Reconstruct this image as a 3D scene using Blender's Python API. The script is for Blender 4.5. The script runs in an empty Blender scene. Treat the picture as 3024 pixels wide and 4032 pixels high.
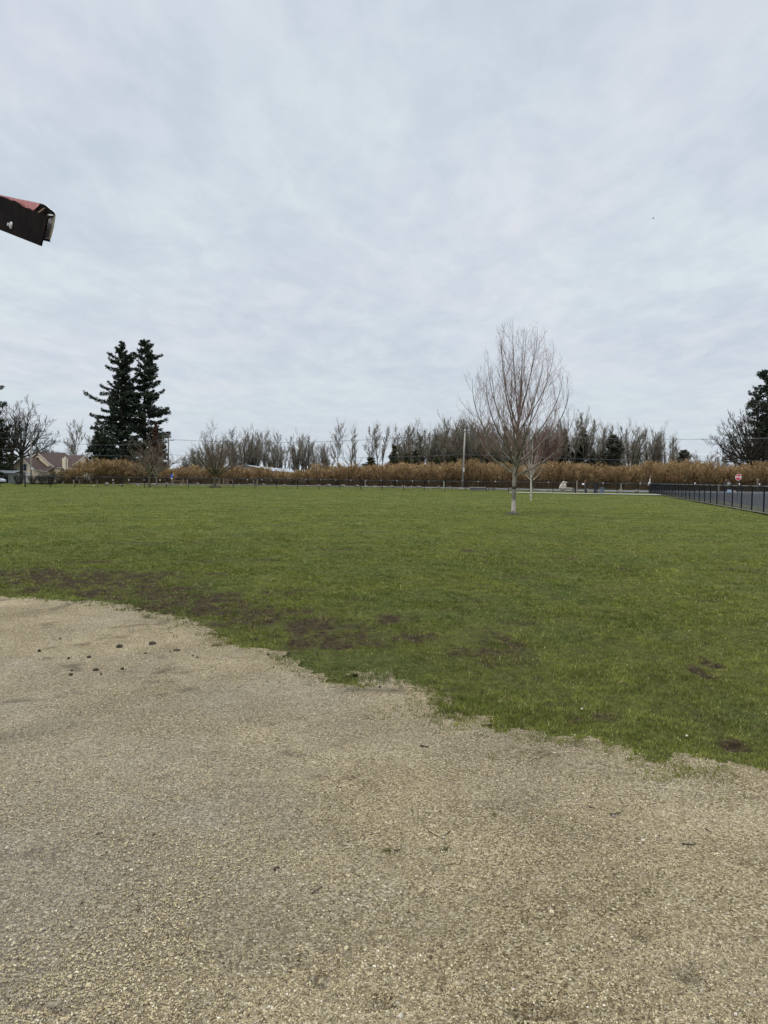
import bpy, bmesh, math, random
import numpy as np
from mathutils import Vector, Matrix

random.seed(7)
rng = np.random.default_rng(11)
scene = bpy.context.scene
COL = scene.collection
PI = math.pi

# ------------------------------------------------------------------ camera
F = 2912.0
CAMZ = 1.6
PITCH = math.atan(127 / F)
ROLL = 0.0121
RM = (Matrix.Rotation(PI / 2 - PITCH, 3, 'X') @ Matrix.Rotation(ROLL, 3, 'Z'))
cam_d = bpy.data.cameras.new('camera')
cam = bpy.data.objects.new('camera', cam_d)
COL.objects.link(cam)
cam.location = (0, 0, CAMZ)
cam.rotation_euler = RM.to_euler()
cam_d.sensor_fit = 'VERTICAL'
cam_d.sensor_height = 36.0
cam_d.sensor_width = 27.0
cam_d.lens = F / 4032 * 36
cam_d.clip_start = 0.05
cam_d.clip_end = 6000
scene.camera = cam

def ray(x, y):
    return RM @ Vector((x - 1512, -(y - 2016), -F))
def at(x, y, Y):
    d = ray(x, y)
    return Vector((0, 0, CAMZ)) + d * (Y / d.y)
def gnd(x, y):
    d = ray(x, y)
    return Vector((0, 0, CAMZ)) + d * (-CAMZ / d.z)
def hor(x):
    return 1889 + (x - 1512) * 0.0121
def spot(x, Y):                      # a point on the ground at column x, distance Y
    p = at(x, hor(x) + CAMZ * F / Y, Y)
    return Vector((p.x, Y, 0))
def hgt(x, ytop, Y):
    return at(x, ytop, Y).z

# ------------------------------------------------------------------ object helpers
def tag(o, label=None, cat=None, group=None, kind=None):
    if label: o['label'] = label
    if cat: o['category'] = cat
    if group: o['group'] = group
    if kind: o['kind'] = kind
    return o
def empty(name, loc=(0, 0, 0), rz=0.0, label=None, cat=None, group=None):
    o = bpy.data.objects.new(name, None)
    COL.objects.link(o)
    o.empty_display_size = 0.2
    o.location = loc
    o.rotation_euler = (0, 0, rz)
    return tag(o, label, cat, group)
def link_mesh(name, me, mat, parent=None):
    o = bpy.data.objects.new(name, me)
    COL.objects.link(o)
    if mat: me.materials.append(mat)
    if parent: o.parent = parent
    return o
def copy_tree(o, parent=None):
    c = o.copy(); COL.objects.link(c)
    if parent: c.parent = parent
    for ch in o.children:
        copy_tree(ch, c)
    return c
def np_mesh(name, verts, faces, cols=None, smooth=False, attrs=None):
    """faces: (n,k) int array or list of such arrays with equal or different k"""
    if isinstance(faces, np.ndarray): faces = [faces]
    faces = [f for f in faces if len(f)]
    me = bpy.data.meshes.new(name)
    nv = len(verts)
    me.vertices.add(nv)
    me.vertices.foreach_set('co', np.ascontiguousarray(verts, dtype=np.float32).ravel())
    nl = sum(f.size for f in faces); nf = sum(len(f) for f in faces)
    me.loops.add(nl); me.polygons.add(nf)
    me.loops.foreach_set('vertex_index', np.concatenate([f.ravel() for f in faces]).astype(np.int32))
    tot = np.concatenate([np.full(len(f), f.shape[1], dtype=np.int32) for f in faces])
    start = np.concatenate([[0], np.cumsum(tot)[:-1]]).astype(np.int32)
    me.polygons.foreach_set('loop_start', start)
    try: me.polygons.foreach_set('loop_total', tot)
    except Exception: pass
    if smooth: me.polygons.foreach_set('use_smooth', np.ones(nf, dtype=bool))
    me.update(calc_edges=True)
    if cols is not None:
        a = me.color_attributes.new('col', 'FLOAT_COLOR', 'POINT')
        c4 = np.ones((nv, 4), dtype=np.float32); c4[:, :3] = cols
        a.data.foreach_set('color', c4.ravel())
    for k, v in (attrs or {}).items():
        a = me.attributes.new(k, 'FLOAT', 'POINT')
        a.data.foreach_set('value', np.ascontiguousarray(v, dtype=np.float32))
    return me

class MB:
    """collects shapes, builds ONE mesh"""
    def __init__(s): s.v = []; s.f = []
    def add(s, vs, fs):
        n = len(s.v); s.v += [tuple(v) for v in vs]; s.f += [tuple(i + n for i in f) for f in fs]
        return s
    def box(s, c, size, M=None):
        x, y, z = size[0] / 2, size[1] / 2, size[2] / 2
        vs = [Vector((a * x, b * y, d * z)) for a in (-1, 1) for b in (-1, 1) for d in (-1, 1)]
        if M is not None: vs = [M @ v for v in vs]
        vs = [v + Vector(c) for v in vs]
        return s.add(vs, [(0, 1, 3, 2), (4, 6, 7, 5), (0, 4, 5, 1), (2, 3, 7, 6), (0, 2, 6, 4), (1, 5, 7, 3)])
    def bar(s, a, b, w, h=None):
        a = Vector(a); b = Vector(b); h = h or w
        d = (b - a); L = d.length; d.normalize()
        ref = Vector((0, 0, 1)) if abs(d.z) < .95 else Vector((0, 1, 0))
        u = d.cross(ref).normalized(); v = u.cross(d)
        vs = [p + u * (i * w / 2) + v * (j * h / 2) for p in (a, b) for i, j in ((-1, -1), (1, -1), (1, 1), (-1, 1))]
        return s.add(vs, [(3, 2, 1, 0), (4, 5, 6, 7), (0, 1, 5, 4), (1, 2, 6, 5), (2, 3, 7, 6), (3, 0, 4, 7)])
    def tube(s, pts, rad, n=8, cap=True):
        pts = [Vector(p) for p in pts]
        if not hasattr(rad, '__len__'): rad = [rad] * len(pts)
        base = len(s.v)
        prevu = None
        for i, p in enumerate(pts):
            t = (pts[min(i + 1, len(pts) - 1)] - pts[max(i - 1, 0)]).normalized()
            ref = prevu.cross(t) if prevu is not None else (Vector((0, 1, 0)) if abs(t.y) < .9 else Vector((1, 0, 0)))
            if prevu is None:
                u = t.cross(ref).normalized()
            else:
                u = (prevu - t * prevu.dot(t)).normalized()
            v = t.cross(u); prevu = u
            for k in range(n):
                a = 2 * PI * k / n
                s.v.append(tuple(p + (u * math.cos(a) + v * math.sin(a)) * rad[i]))
        for i in range(len(pts) - 1):
            for k in range(n):
                a = base + i * n + k; b = base + i * n + (k + 1) % n
                s.f.append((a, b, b + n, a + n))
        if cap:
            s.f.append(tuple(base + k for k in range(n))[::-1])
            s.f.append(tuple(base + (len(pts) - 1) * n + k for k in range(n)))
        return s
    def prism(s, poly, off):
        """extrude a planar polygon (3d points) by the vector off"""
        poly = [Vector(p) for p in poly]; off = Vector(off); n = len(poly)
        vs = poly + [p + off for p in poly]
        return s.add(vs, [tuple(range(n))[::-1], tuple(range(n, 2 * n))] + [(i, (i + 1) % n, (i + 1) % n + n, i + n) for i in range(n)])
    def build(s, name, mat, parent=None, smooth=False, bevel=0):
        me = bpy.data.meshes.new(name)
        me.from_pydata(s.v, [], s.f)
        bm = bmesh.new(); bm.from_mesh(me)
        bmesh.ops.recalc_face_normals(bm, faces=bm.faces)
        if bevel:
            bmesh.ops.bevel(bm, geom=list(bm.edges), offset=bevel, segments=1, affect='EDGES', clamp_overlap=True)
        bm.to_mesh(me); bm.free()
        if smooth:
            for p in me.polygons: p.use_smooth = True
        me.update()
        return link_mesh(name, me, mat, parent)

# ------------------------------------------------------------------ noise in numpy
def _hash(ix, iy, seed):
    h = (ix.astype(np.int64) * 374761393 + iy.astype(np.int64) * 668265263 + seed * 2147483647) & 0xffffffff
    h = ((h ^ (h >> 13)) * 1274126177) & 0xffffffff
    h = h ^ (h >> 16)
    return (h & 0xffffff) / float(0xffffff)
def vnoise(x, y, seed=0):
    ix = np.floor(x); iy = np.floor(y); fx = x - ix; fy = y - iy
    fx = fx * fx * (3 - 2 * fx); fy = fy * fy * (3 - 2 * fy)
    a = _hash(ix, iy, seed); b = _hash(ix + 1, iy, seed); c = _hash(ix, iy + 1, seed); d = _hash(ix + 1, iy + 1, seed)
    return (a * (1 - fx) + b * fx) * (1 - fy) + (c * (1 - fx) + d * fx) * fy
def fbm(x, y, seed=0, oct=4):
    s = 0; a = .5; t = 0
    for i in range(oct):
        s = s + a * vnoise(x * 2 ** i + 17 * i, y * 2 ** i - 9 * i, seed + i); t += a; a *= .55
    return s / t
def sstep(a, b, x):
    t = np.clip((x - a) / (b - a), 0, 1); return t * t * (3 - 2 * t)

# ------------------------------------------------------------------ materials
def new_mat(name):
    m = bpy.data.materials.new(name); m.use_nodes = True
    nt = m.node_tree
    return m, nt, nt.nodes['Principled BSDF']
def mat(name, c1, c2=None, scale=5.0, rough=.8, metal=0.0, bump=0.0, bscale=None, spec=.3, attr=False, detail=4, transl=0.0, stretch=None, lo=.35, hi=.65):
    m, nt, b = new_mat(name)
    b.inputs['Roughness'].default_value = rough
    b.inputs['Metallic'].default_value = metal
    b.inputs['Specular IOR Level'].default_value = spec
    N = nt.nodes.new; L = nt.links.new
    tc = N('ShaderNodeTexCoord'); vec = tc.outputs['Object']
    if stretch:
        mp = N('ShaderNodeMapping'); mp.inputs['Scale'].default_value = stretch; L(vec, mp.inputs[0]); vec = mp.outputs[0]
    col = None
    if c2 is not None:
        n = N('ShaderNodeTexNoise'); n.inputs['Scale'].default_value = scale; n.inputs['Detail'].default_value = detail
        L(vec, n.inputs['Vector'])
        r = N('ShaderNodeValToRGB'); r.color_ramp.elements[0].position = lo; r.color_ramp.elements[1].position = hi
        r.color_ramp.elements[0].color = (*c1, 1); r.color_ramp.elements[1].color = (*c2, 1)
        L(n.outputs[0], r.inputs[0]); col = r.outputs[0]
    else:
        b.inputs['Base Color'].default_value = (*c1, 1)
    if attr:
        a = N('ShaderNodeVertexColor'); a.layer_name = 'col'
        if col is None: col = a.outputs[0]
        else:
            mx = N('ShaderNodeMix'); mx.data_type = 'RGBA'; mx.blend_type = 'MULTIPLY'; mx.inputs[0].default_value = 1
            L(col, mx.inputs[6]); L(a.outputs[0], mx.inputs[7]); col = mx.outputs[2]
    if col is not None: L(col, b.inputs['Base Color'])
    if bump:
        n2 = N('ShaderNodeTexNoise'); n2.inputs['Scale'].default_value = bscale or scale * 3; n2.inputs['Detail'].default_value = 6
        L(vec, n2.inputs['Vector'])
        bp = N('ShaderNodeBump'); bp.inputs['Strength'].default_value = 1; bp.inputs['Distance'].default_value = bump
        L(n2.outputs[0], bp.inputs['Height']); L(bp.outputs[0], b.inputs['Normal'])
    if transl:
        out = nt.nodes['Material Output']
        tr = N('ShaderNodeBsdfTranslucent'); ms = N('ShaderNodeMixShader'); ms.inputs[0].default_value = transl
        if col is not None: L(col, tr.inputs[0])
        else: tr.inputs[0].default_value = (*c1, 1)
        L(b.outputs[0], ms.inputs[1]); L(tr.outputs[0], ms.inputs[2]); L(ms.outputs[0], out.inputs[0])
    return m

M = {}
M['bark_grey'] = mat('bark_grey', (.10, .085, .065), (.20, .18, .15), 3, bump=.02, bscale=20, stretch=(1, 1, .25))
M['bark_dark'] = mat('bark_dark', (.022, .017, .013), (.06, .048, .036), 2, bump=.04, bscale=9, stretch=(1, 1, .2))
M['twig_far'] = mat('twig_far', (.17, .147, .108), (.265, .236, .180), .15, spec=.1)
M['needles_far'] = mat('needles_far', (.03, .04, .025), (.07, .078, .05), .3, rough=.9, spec=.05, attr=True)
M['twig_brown'] = mat('twig_brown', (.11, .08, .055), (.17, .13, .10), .5)
M['twig_red'] = mat('twig_red', (.14, .075, .06), (.22, .14, .12), 1)
M['twig_dark'] = mat('twig_dark', (.034, .028, .022), (.068, .058, .044), .5, spec=.08)
M['twig_maple'] = mat('twig_maple', (.14, .068, .054), (.24, .145, .125), 2, spec=.1)
M['needles'] = mat('needles', (.012, .022, .012), (.034, .05, .024), .5, rough=.7, attr=True)
M['needles_grey'] = mat('needles_grey', (.05, .055, .035), (.09, .09, .06), .2, rough=.8, attr=True)
M['needles_red'] = mat('needles_red', (.06, .03, .016), (.11, .055, .03), .5, rough=.8, attr=True)
M['ivy'] = mat('ivy', (.05, .058, .03), (.10, .105, .055), .5, rough=.9, spec=.05, attr=True)
M['catkin'] = mat('catkin', (.295, .195, .094), (.465, .322, .165), .35, rough=.95, spec=.05, attr=True, detail=6)
M['hazel_wood'] = mat('hazel_wood', (.045, .036, .03), (.10, .08, .062), 1)
M['steel_black'] = mat('steel_black', (.010, .012, .018), rough=.35, spec=.5)
M['mesh_black'] = mat('mesh_black', (.006, .008, .013), rough=.6, spec=.12)
M['post_black'] = mat('post_black', (.006, .008, .016), rough=.45, spec=.2)
M['concrete'] = mat('concrete', (.27, .26, .22), (.37, .355, .305), 4, bump=.003)
M['asphalt'] = mat('asphalt', (.036, .037, .040), (.058, .058, .060), 1.2, rough=.9, bump=.004, bscale=80)
M['road'] = mat('road', (.10, .10, .105), (.14, .14, .14), .6, rough=.9, bump=.004, bscale=60)
M['paint_white'] = mat('paint_white', (.75, .75, .73), (.6, .6, .58), 3)
M['paint_line'] = mat('paint_line', (.35, .35, .34), (.22, .22, .21), 3)
M['rock'] = mat('rock', (.09, .078, .066), (.27, .235, .20), 2.5, bump=.05, bscale=6)
M['rock_pale'] = mat('rock_pale', (.30, .25, .19), (.62, .56, .47), 2.2, bump=.05, bscale=7)
M['wood_weather'] = mat('wood_weather', (.14, .115, .085), (.24, .20, .155), 3, bump=.01, stretch=(1, 1, .2))
M['wood_red'] = mat('wood_red', (.15, .085, .05), (.24, .15, .10), 3, bump=.01)
M['pole_wood'] = mat('pole_wood', (.20, .185, .16), (.34, .32, .285), 2, bump=.01, stretch=(1, 1, .1))
M['pole_dark'] = mat('pole_dark', (.06, .048, .04), (.12, .10, .085), 2, stretch=(1, 1, .1))
M['wire'] = mat('wire', (.10, .105, .115), rough=.5)
M['cream'] = mat('cream', (.74, .62, .46), (.84, .73, .57), .8, stretch=(1, 1, 3))
M['trim'] = mat('trim', (.55, .50, .42), rough=.7)
M['roof_brown'] = mat('roof_brown', (.040, .023, .018), (.075, .045, .034), 2.5, bump=.02, bscale=14)
M['glass_dark'] = mat('glass_dark', (.05, .06, .08), rough=.15, spec=.6)
M['frame_grey'] = mat('frame_grey', (.5, .52, .56), rough=.5)
M['metal_white'] = mat('metal_white', (.34, .36, .38), (.28, .30, .32), .6, rough=.4)
M['sign_red'] = mat('sign_red', (.50, .012, .02), rough=.4, spec=.5)
M['sign_white'] = mat('sign_white', (.82, .80, .79), rough=.5)
M['sign_blue'] = mat('sign_blue', (.03, .06, .38), rough=.5)
M['sign_ltblue'] = mat('sign_ltblue', (.25, .52, .80), rough=.5)
M['sign_pink'] = mat('sign_pink', (.42, .30, .33), (.55, .46, .48), 3, rough=.7)
M['yellow'] = mat('yellow', (.62, .46, .12), rough=.5)
M['bin_grey'] = mat('bin_grey', (.09, .11, .14), (.12, .14, .17), 6, rough=.5)
M['black_plastic'] = mat('black_plastic', (.015, .015, .017), rough=.5)
M['clod'] = mat('clod', (.022, .018, .011), (.055, .042, .026), 30, bump=.01, bscale=60)
M['twig_ground'] = mat('twig_ground', (.04, .028, .02), (.08, .055, .04), 30)
M['mulch'] = mat('mulch', (.03, .022, .014), (.06, .045, .03), 8, bump=.03)
M['strap'] = mat('strap', (.03, .028, .026), rough=.7)
M['car_paint'] = mat('car_paint', (.55, .58, .62), rough=.3, spec=.6)
M['shed_grey'] = mat('shed_grey', (.24, .26, .25), (.3, .32, .31), 1)
M['shrub_dark'] = mat('shrub_dark', (.035, .033, .022), (.085, .075, .05), .8, attr=True)

# rust / corner beam
M['rust'] = mat('rust', (.003, .002, .0018), (.010, .006, .005), 14, rough=.9, spec=.03, bump=.003, bscale=60)
M['red_sheet'] = mat('red_sheet', (.36, .115, .11), (.47, .19, .175), 25, rough=.55)
M['galv'] = mat('galv', (.55, .55, .53), (.30, .29, .25), 60, rough=.5, metal=.3, lo=.5, hi=.7)
M['edge_white'] = mat('edge_white', (.55, .55, .55), rough=.4)

# maple trunk: own bark colours
def maple_bark():
    m, nt, b = new_mat('maple_bark'); N = nt.nodes.new; L = nt.links.new
    b.inputs['Roughness'].default_value = .85
    tc = N('ShaderNodeTexCoord')
    mp = N('ShaderNodeMapping'); mp.inputs['Scale'].default_value = (1, 1, .45); L(tc.outputs['Object'], mp.inputs[0])
    n = N('ShaderNodeTexNoise'); n.inputs['Scale'].default_value = 7; n.inputs['Detail'].default_value = 5; L(mp.outputs[0], n.inputs[0])
    r = N('ShaderNodeValToRGB')
    e = r.color_ramp.elements; e[0].position = .33; e[0].color = (.075, .065, .045, 1); e[1].position = .64; e[1].color = (.21, .19, .155, 1)
    L(n.outputs[0], r.inputs[0])
    # pale peeled patch near the foot, with its own ragged upper edge
    sx = N('ShaderNodeSeparateXYZ'); L(tc.outputs['Object'], sx.inputs[0])
    n3 = N('ShaderNodeTexNoise'); n3.inputs['Scale'].default_value = 9; L(tc.outputs['Object'], n3.inputs[0])
    ad = N('ShaderNodeMath'); ad.operation = 'MULTIPLY_ADD'; ad.inputs[1].default_value = .5; L(n3.outputs[0], ad.inputs[0]); L(sx.outputs[2], ad.inputs[2])
    lt = N('ShaderNodeMapRange'); lt.inputs[1].default_value = .95; lt.inputs[2].default_value = .9; lt.inputs[3].default_value = 0; lt.inputs[4].default_value = 1
    L(ad.outputs[0], lt.inputs[0])
    gt = N('ShaderNodeMapRange'); gt.inputs[1].default_value = .38; gt.inputs[2].default_value = .42
    L(ad.outputs[0], gt.inputs[0])
    mu = N('ShaderNodeMath'); mu.operation = 'MULTIPLY'; L(lt.outputs[0], mu.inputs[0]); L(gt.outputs[0], mu.inputs[1])
    mx = N('ShaderNodeMix'); mx.data_type = 'RGBA'; L(mu.outputs[0], mx.inputs[0]); L(r.outputs[0], mx.inputs[6]); mx.inputs[7].default_value = (.36, .32, .28, 1)
    # moss from the fork up
    n4 = N('ShaderNodeTexNoise'); n4.inputs['Scale'].default_value = 5; n4.inputs['Detail'].default_value = 5; L(tc.outputs['Object'], n4.inputs[0])
    g1 = N('ShaderNodeMapRange'); g1.inputs[1].default_value = 1.7; g1.inputs[2].default_value = 2.4; L(sx.outputs[2], g1.inputs[0])
    g2 = N('ShaderNodeMapRange'); g2.inputs[1].default_value = 4.8; g2.inputs[2].default_value = 3.2; L(sx.outputs[2], g2.inputs[0])
    g3 = N('ShaderNodeMapRange'); g3.inputs[1].default_value = .45; g3.inputs[2].default_value = .6; L(n4.outputs[0], g3.inputs[0])
    m1 = N('ShaderNodeMath'); m1.operation = 'MULTIPLY'; L(g1.outputs[0], m1.inputs[0]); L(g2.outputs[0], m1.inputs[1])
    m2 = N('ShaderNodeMath'); m2.operation = 'MULTIPLY'; L(m1.outputs[0], m2.inputs[0]); L(g3.outputs[0], m2.inputs[1])
    mx2 = N('ShaderNodeMix'); mx2.data_type = 'RGBA'; L(m2.outputs[0], mx2.inputs[0]); L(mx.outputs[2], mx2.inputs[6]); mx2.inputs[7].default_value = (.075, .075, .022, 1)
    L(mx2.outputs[2], b.inputs['Base Color'])
    bp = N('ShaderNodeBump'); bp.inputs['Distance'].default_value = .02; L(n.outputs[0], bp.inputs['Height']); L(bp.outputs[0], b.inputs['Normal'])
    return m
M['maple_bark'] = maple_bark()
M['birch_bark'] = mat('birch_bark', (.10, .09, .075), (.42, .40, .34), 9, stretch=(1, 1, .5), lo=.36, hi=.46)
M['mossy_bark'] = mat('mossy_bark', (.07, .06, .045), (.085, .08, .025), 2.2, bump=.02)

# ------------------------------------------------------------------ tree builder
def tubes(pl, sides):
    """pl: list of (pts (m,3), rad (m,)) all turned into prisms, grouped by length"""
    V = []; Fq = []; base = 0
    groups = {}
    for p, r in pl: groups.setdefault(len(p), []).append((p, r))
    for m_, items in groups.items():
        P = np.array([i[0] for i in items]); R = np.array([i[1] for i in items])
        n = len(P)
        T = np.gradient(P, axis=1); T /= np.linalg.norm(T, axis=2, keepdims=True) + 1e-9
        ref = np.zeros_like(T[:, :1]); mT = T.mean(axis=1)
        ax = np.argmin(np.abs(mT), axis=1); ref[np.arange(n), 0, ax] = 1
        U = np.cross(T, np.broadcast_to(ref, T.shape)); U /= np.linalg.norm(U, axis=2, keepdims=True) + 1e-9
        W = np.cross(T, U)
        a = 2 * PI * np.arange(sides) / sides
        ring = P[:, :, None, :] + R[:, :, None, None] * (np.cos(a)[None, None, :, None] * U[:, :, None, :] + np.sin(a)[None, None, :, None] * W[:, :, None, :])
        V.append(ring.reshape(-1, 3))
        idx = base + np.arange(n * m_ * sides).reshape(n, m_, sides)
        a0 = idx[:, :-1, :]; a1 = np.roll(a0, -1, axis=2); b0 = idx[:, 1:, :]; b1 = np.roll(b0, -1, axis=2)
        Fq.append(np.stack([a0, a1, b1, b0], axis=-1).reshape(-1, 4))
        base += n * m_ * sides
    if not V: return np.zeros((0, 3)), np.zeros((0, 4), int)
    return np.concatenate(V), np.concatenate(Fq)

def norm(v): return v / (np.linalg.norm(v) + 1e-9)

def perp(d, R):
    a = R.normal(size=3); a -= d * a.dot(d); return norm(a)

def branch(R, p, d, L, r0, r1, m, up, wob, out=None, outw=0):
    pts = [p.copy()]; d = norm(d)
    for i in range(m - 1):
        d = d + np.array([0, 0, up / (m - 1)]) + R.normal(size=3) * wob / math.sqrt(m - 1)
        if out is not None: d = d + out * outw / (m - 1)
        d = norm(d)
        p = p + d * L / (m - 1); pts.append(p.copy())
    return np.array(pts), np.linspace(r0, r1, m)

def interp(pts, rad, t):
    x = t * (len(pts) - 1); i = min(int(x), len(pts) - 2); f = x - i
    return pts[i] * (1 - f) + pts[i + 1] * f, norm(pts[i + 1] - pts[i]), rad[i] * (1 - f) + rad[i + 1] * f

def ramify(R, parents, n, t0, t1, ang, ratio, up, wob, m, rf, rtip, taper=.5, lenfun=None, tw=1.0, flat=None):
    """children for each parent branch"""
    out = []
    for (pts, rad) in parents:
        PL = np.sum(np.linalg.norm(np.diff(pts, axis=0), axis=1))
        k = max(1, int(round(n * R.uniform(.75, 1.25)))) if n >= 1.5 else (1 if R.random() < n else 0)
        for j in range(k):
            t = t0 + (t1 - t0) * ((j + R.random()) / k) ** tw
            p, d, r = interp(pts, rad, min(t, .999))
            a = math.radians(R.uniform(*ang)); q = perp(d, R)
            if flat: q = norm(q * np.array([1, 1, flat]))
            dd = d * math.cos(a) + q * math.sin(a)
            L = PL * R.uniform(*ratio) * (1 - taper * t)
            if lenfun: L *= lenfun(t)
            out.append(branch(R, p, dd, L, max(r * rf, rtip), rtip, m, up, wob))
    return out

def crown_mesh(name, pl, sides=3):
    v, f = tubes(pl, sides)
    return np_mesh(name, v, f)

# --- generic bare forest tree (height 1 unit = metres)
def bare_tree(seed, H, spread=.28, fork=.25, nlimb=9, sub=(6, 6, 4), tip=.02, trunk_r=.22, limb_ang=(25, 50), up=.9, droop=.3, twig_len=1.0, multi=1, lean=0.0, wob=.12):
    R = np.random.default_rng(seed)
    trunks = []
    for k in range(multi):
        a = R.uniform(0, 2 * PI)
        d = np.array([math.cos(a) * .12 * (multi > 1) + lean, math.sin(a) * .12 * (multi > 1), 1.0])
        trunks.append(branch(R, np.array([.15 * math.cos(a) * (multi > 1), .15 * math.sin(a) * (multi > 1), -.1]), d, H * R.uniform(.86, 1.0) if k else H * .97, trunk_r, tip * 1.5, 10, .2, wob))
    l1 = ramify(R, trunks, nlimb + 4, fork, .98, limb_ang, (spread * .9, spread * 1.5), up, .25, 7, .6, tip * 1.4, taper=.55)
    l2 = ramify(R, l1 + trunks, sub[0] + 1, .2, .98, (22, 45), (.28, .5), up * .7, .14, 5, .6, tip * 1.1, taper=.4)
    l2 = [b for b in l2 if b[0][0][2] > fork * H * .8]
    l3 = ramify(R, l2, sub[1] + 1, .12, 1, (18, 45), (.35, .6), .5, .12, 4, .8, tip, taper=.35)
    l4 = ramify(R, l3, sub[2] + .8, .1, 1, (18, 48), (.4, .65), .6, .12, 3, .9, tip * .7, taper=.3) if sub[2] else []
    l4 = [(p, r) for p, r in l4]
    tv, tf = tubes(trunks, 7); lv, lf = tubes(l1, 5)
    trunk_me = np_mesh('trunk', np.concatenate([tv, lv]), np.concatenate([tf, lf + len(tv)]), smooth=True)
    crown_me = crown_mesh('crown', l2 + l3 + l4)
    return trunk_me, crown_me

def leaf_cards(R, C, size, elong=1.6, droop=0.3, k=3, dirs=None):
    """k small pointed blades around each centre: real leaf-sprig faces spread through the crown"""
    n = len(C)
    C = np.repeat(C, k, axis=0); s = np.repeat(size, k) * R.uniform(.6, 1.3, n * k)
    d = R.normal(size=(n * k, 3)); d[:, 2] -= droop
    if dirs is not None: d += np.repeat(dirs, k, axis=0) * 1.2
    d /= np.linalg.norm(d, axis=1, keepdims=True)
    e = R.normal(size=(n * k, 3)); e -= d * np.sum(d * e, axis=1, keepdims=True); e /= np.linalg.norm(e, axis=1, keepdims=True)
    C = C + R.normal(size=(n * k, 3)) * s[:, None] * .35
    a = C - d * (s * elong * .5)[:, None]; b = C + e * (s * .32)[:, None]; c = C + d * (s * elong * .5)[:, None]; f = C - e * (s * .32)[:, None]
    V = np.stack([a, b, c, f], axis=1).reshape(-1, 3)
    Fq = np.arange(n * k * 4).reshape(-1, 4)
    col = np.repeat(R.uniform(.55, 1.45, n * k), 4)
    return V, Fq, col

def conifer(seed, H, prof, nbr=170, base=.06, r=.55, clump=.42, dens=16, gaps=0.15, down=-.25, wav=.35, leafk=3, side=None):
    """prof(h01)->half width in metres"""
    R = np.random.default_rng(seed)
    trunk = branch(R, np.array([0, 0, -.2]), np.array([0, 0, 1.0]), H, r, .04, 14, .1, .012)
    limbs = []; C = []; S = []; D = []
    for i in range(nbr):
        h = base + (1 - base) * ((i + R.random()) / nbr) ** .95
        if R.random() < gaps * (1 - h): continue
        p, d, rr = interp(trunk[0], trunk[1], min(h, .995))
        a = R.uniform(0, 2 * PI)
        L = prof(h) * R.uniform(1 - wav, 1 + wav * .6)
        if side: L *= side(h, a)
        if R.random() < .08 and h > .4: L *= 1.4
        if L < .3: L = .3
        dr = np.array([math.cos(a), math.sin(a), down + .55 * h + R.normal() * .12])
        b = branch(R, p, dr, L, max(.02, rr * .25), .015, 5, .22, .2)
        limbs.append(b)
        nn = max(5, int(L * dens / 2.3))
        for j in range(nn):
            t = .18 + .82 * (j + R.random()) / nn
            q, dd, _ = interp(b[0], b[1], min(t, .999))
            w = (1 - t) * .17 * L + .20
            for _ in range(2):
                C.append(q + perp(dd, R) * R.uniform(0, w) * np.array([1, 1, .22]) - np.array([0, 0, R.uniform(0, .75) * min(1, L / 2.5)])); S.append(clump * .54 * R.uniform(.7, 1.3)); D.append(dd)
    V, Fq, col = leaf_cards(R, np.array(C), np.array(S), 2.0, .5, leafk, np.array(D))
    tv, tf = tubes([trunk], 9); lv, lf = tubes(limbs, 3)
    tm = np_mesh('trunk', np.concatenate([tv, lv]), np.concatenate([tf, lf + len(tv)]), smooth=True)
    cm = np_mesh('crown', V, Fq, cols=np.repeat(col[:, None], 3, axis=1))
    return tm, cm

def place_tree(name, meshes, mats, loc, rz, label, cat='tree', group=None, s=1.0):
    e = empty(name, loc, rz, label, cat, group)
    e.scale = (s, s, s) if not hasattr(s, '__len__') else s
    link_mesh('trunk', meshes[0], mats[0], e)
    link_mesh('crown', meshes[1], mats[1], e)
    return e
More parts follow.
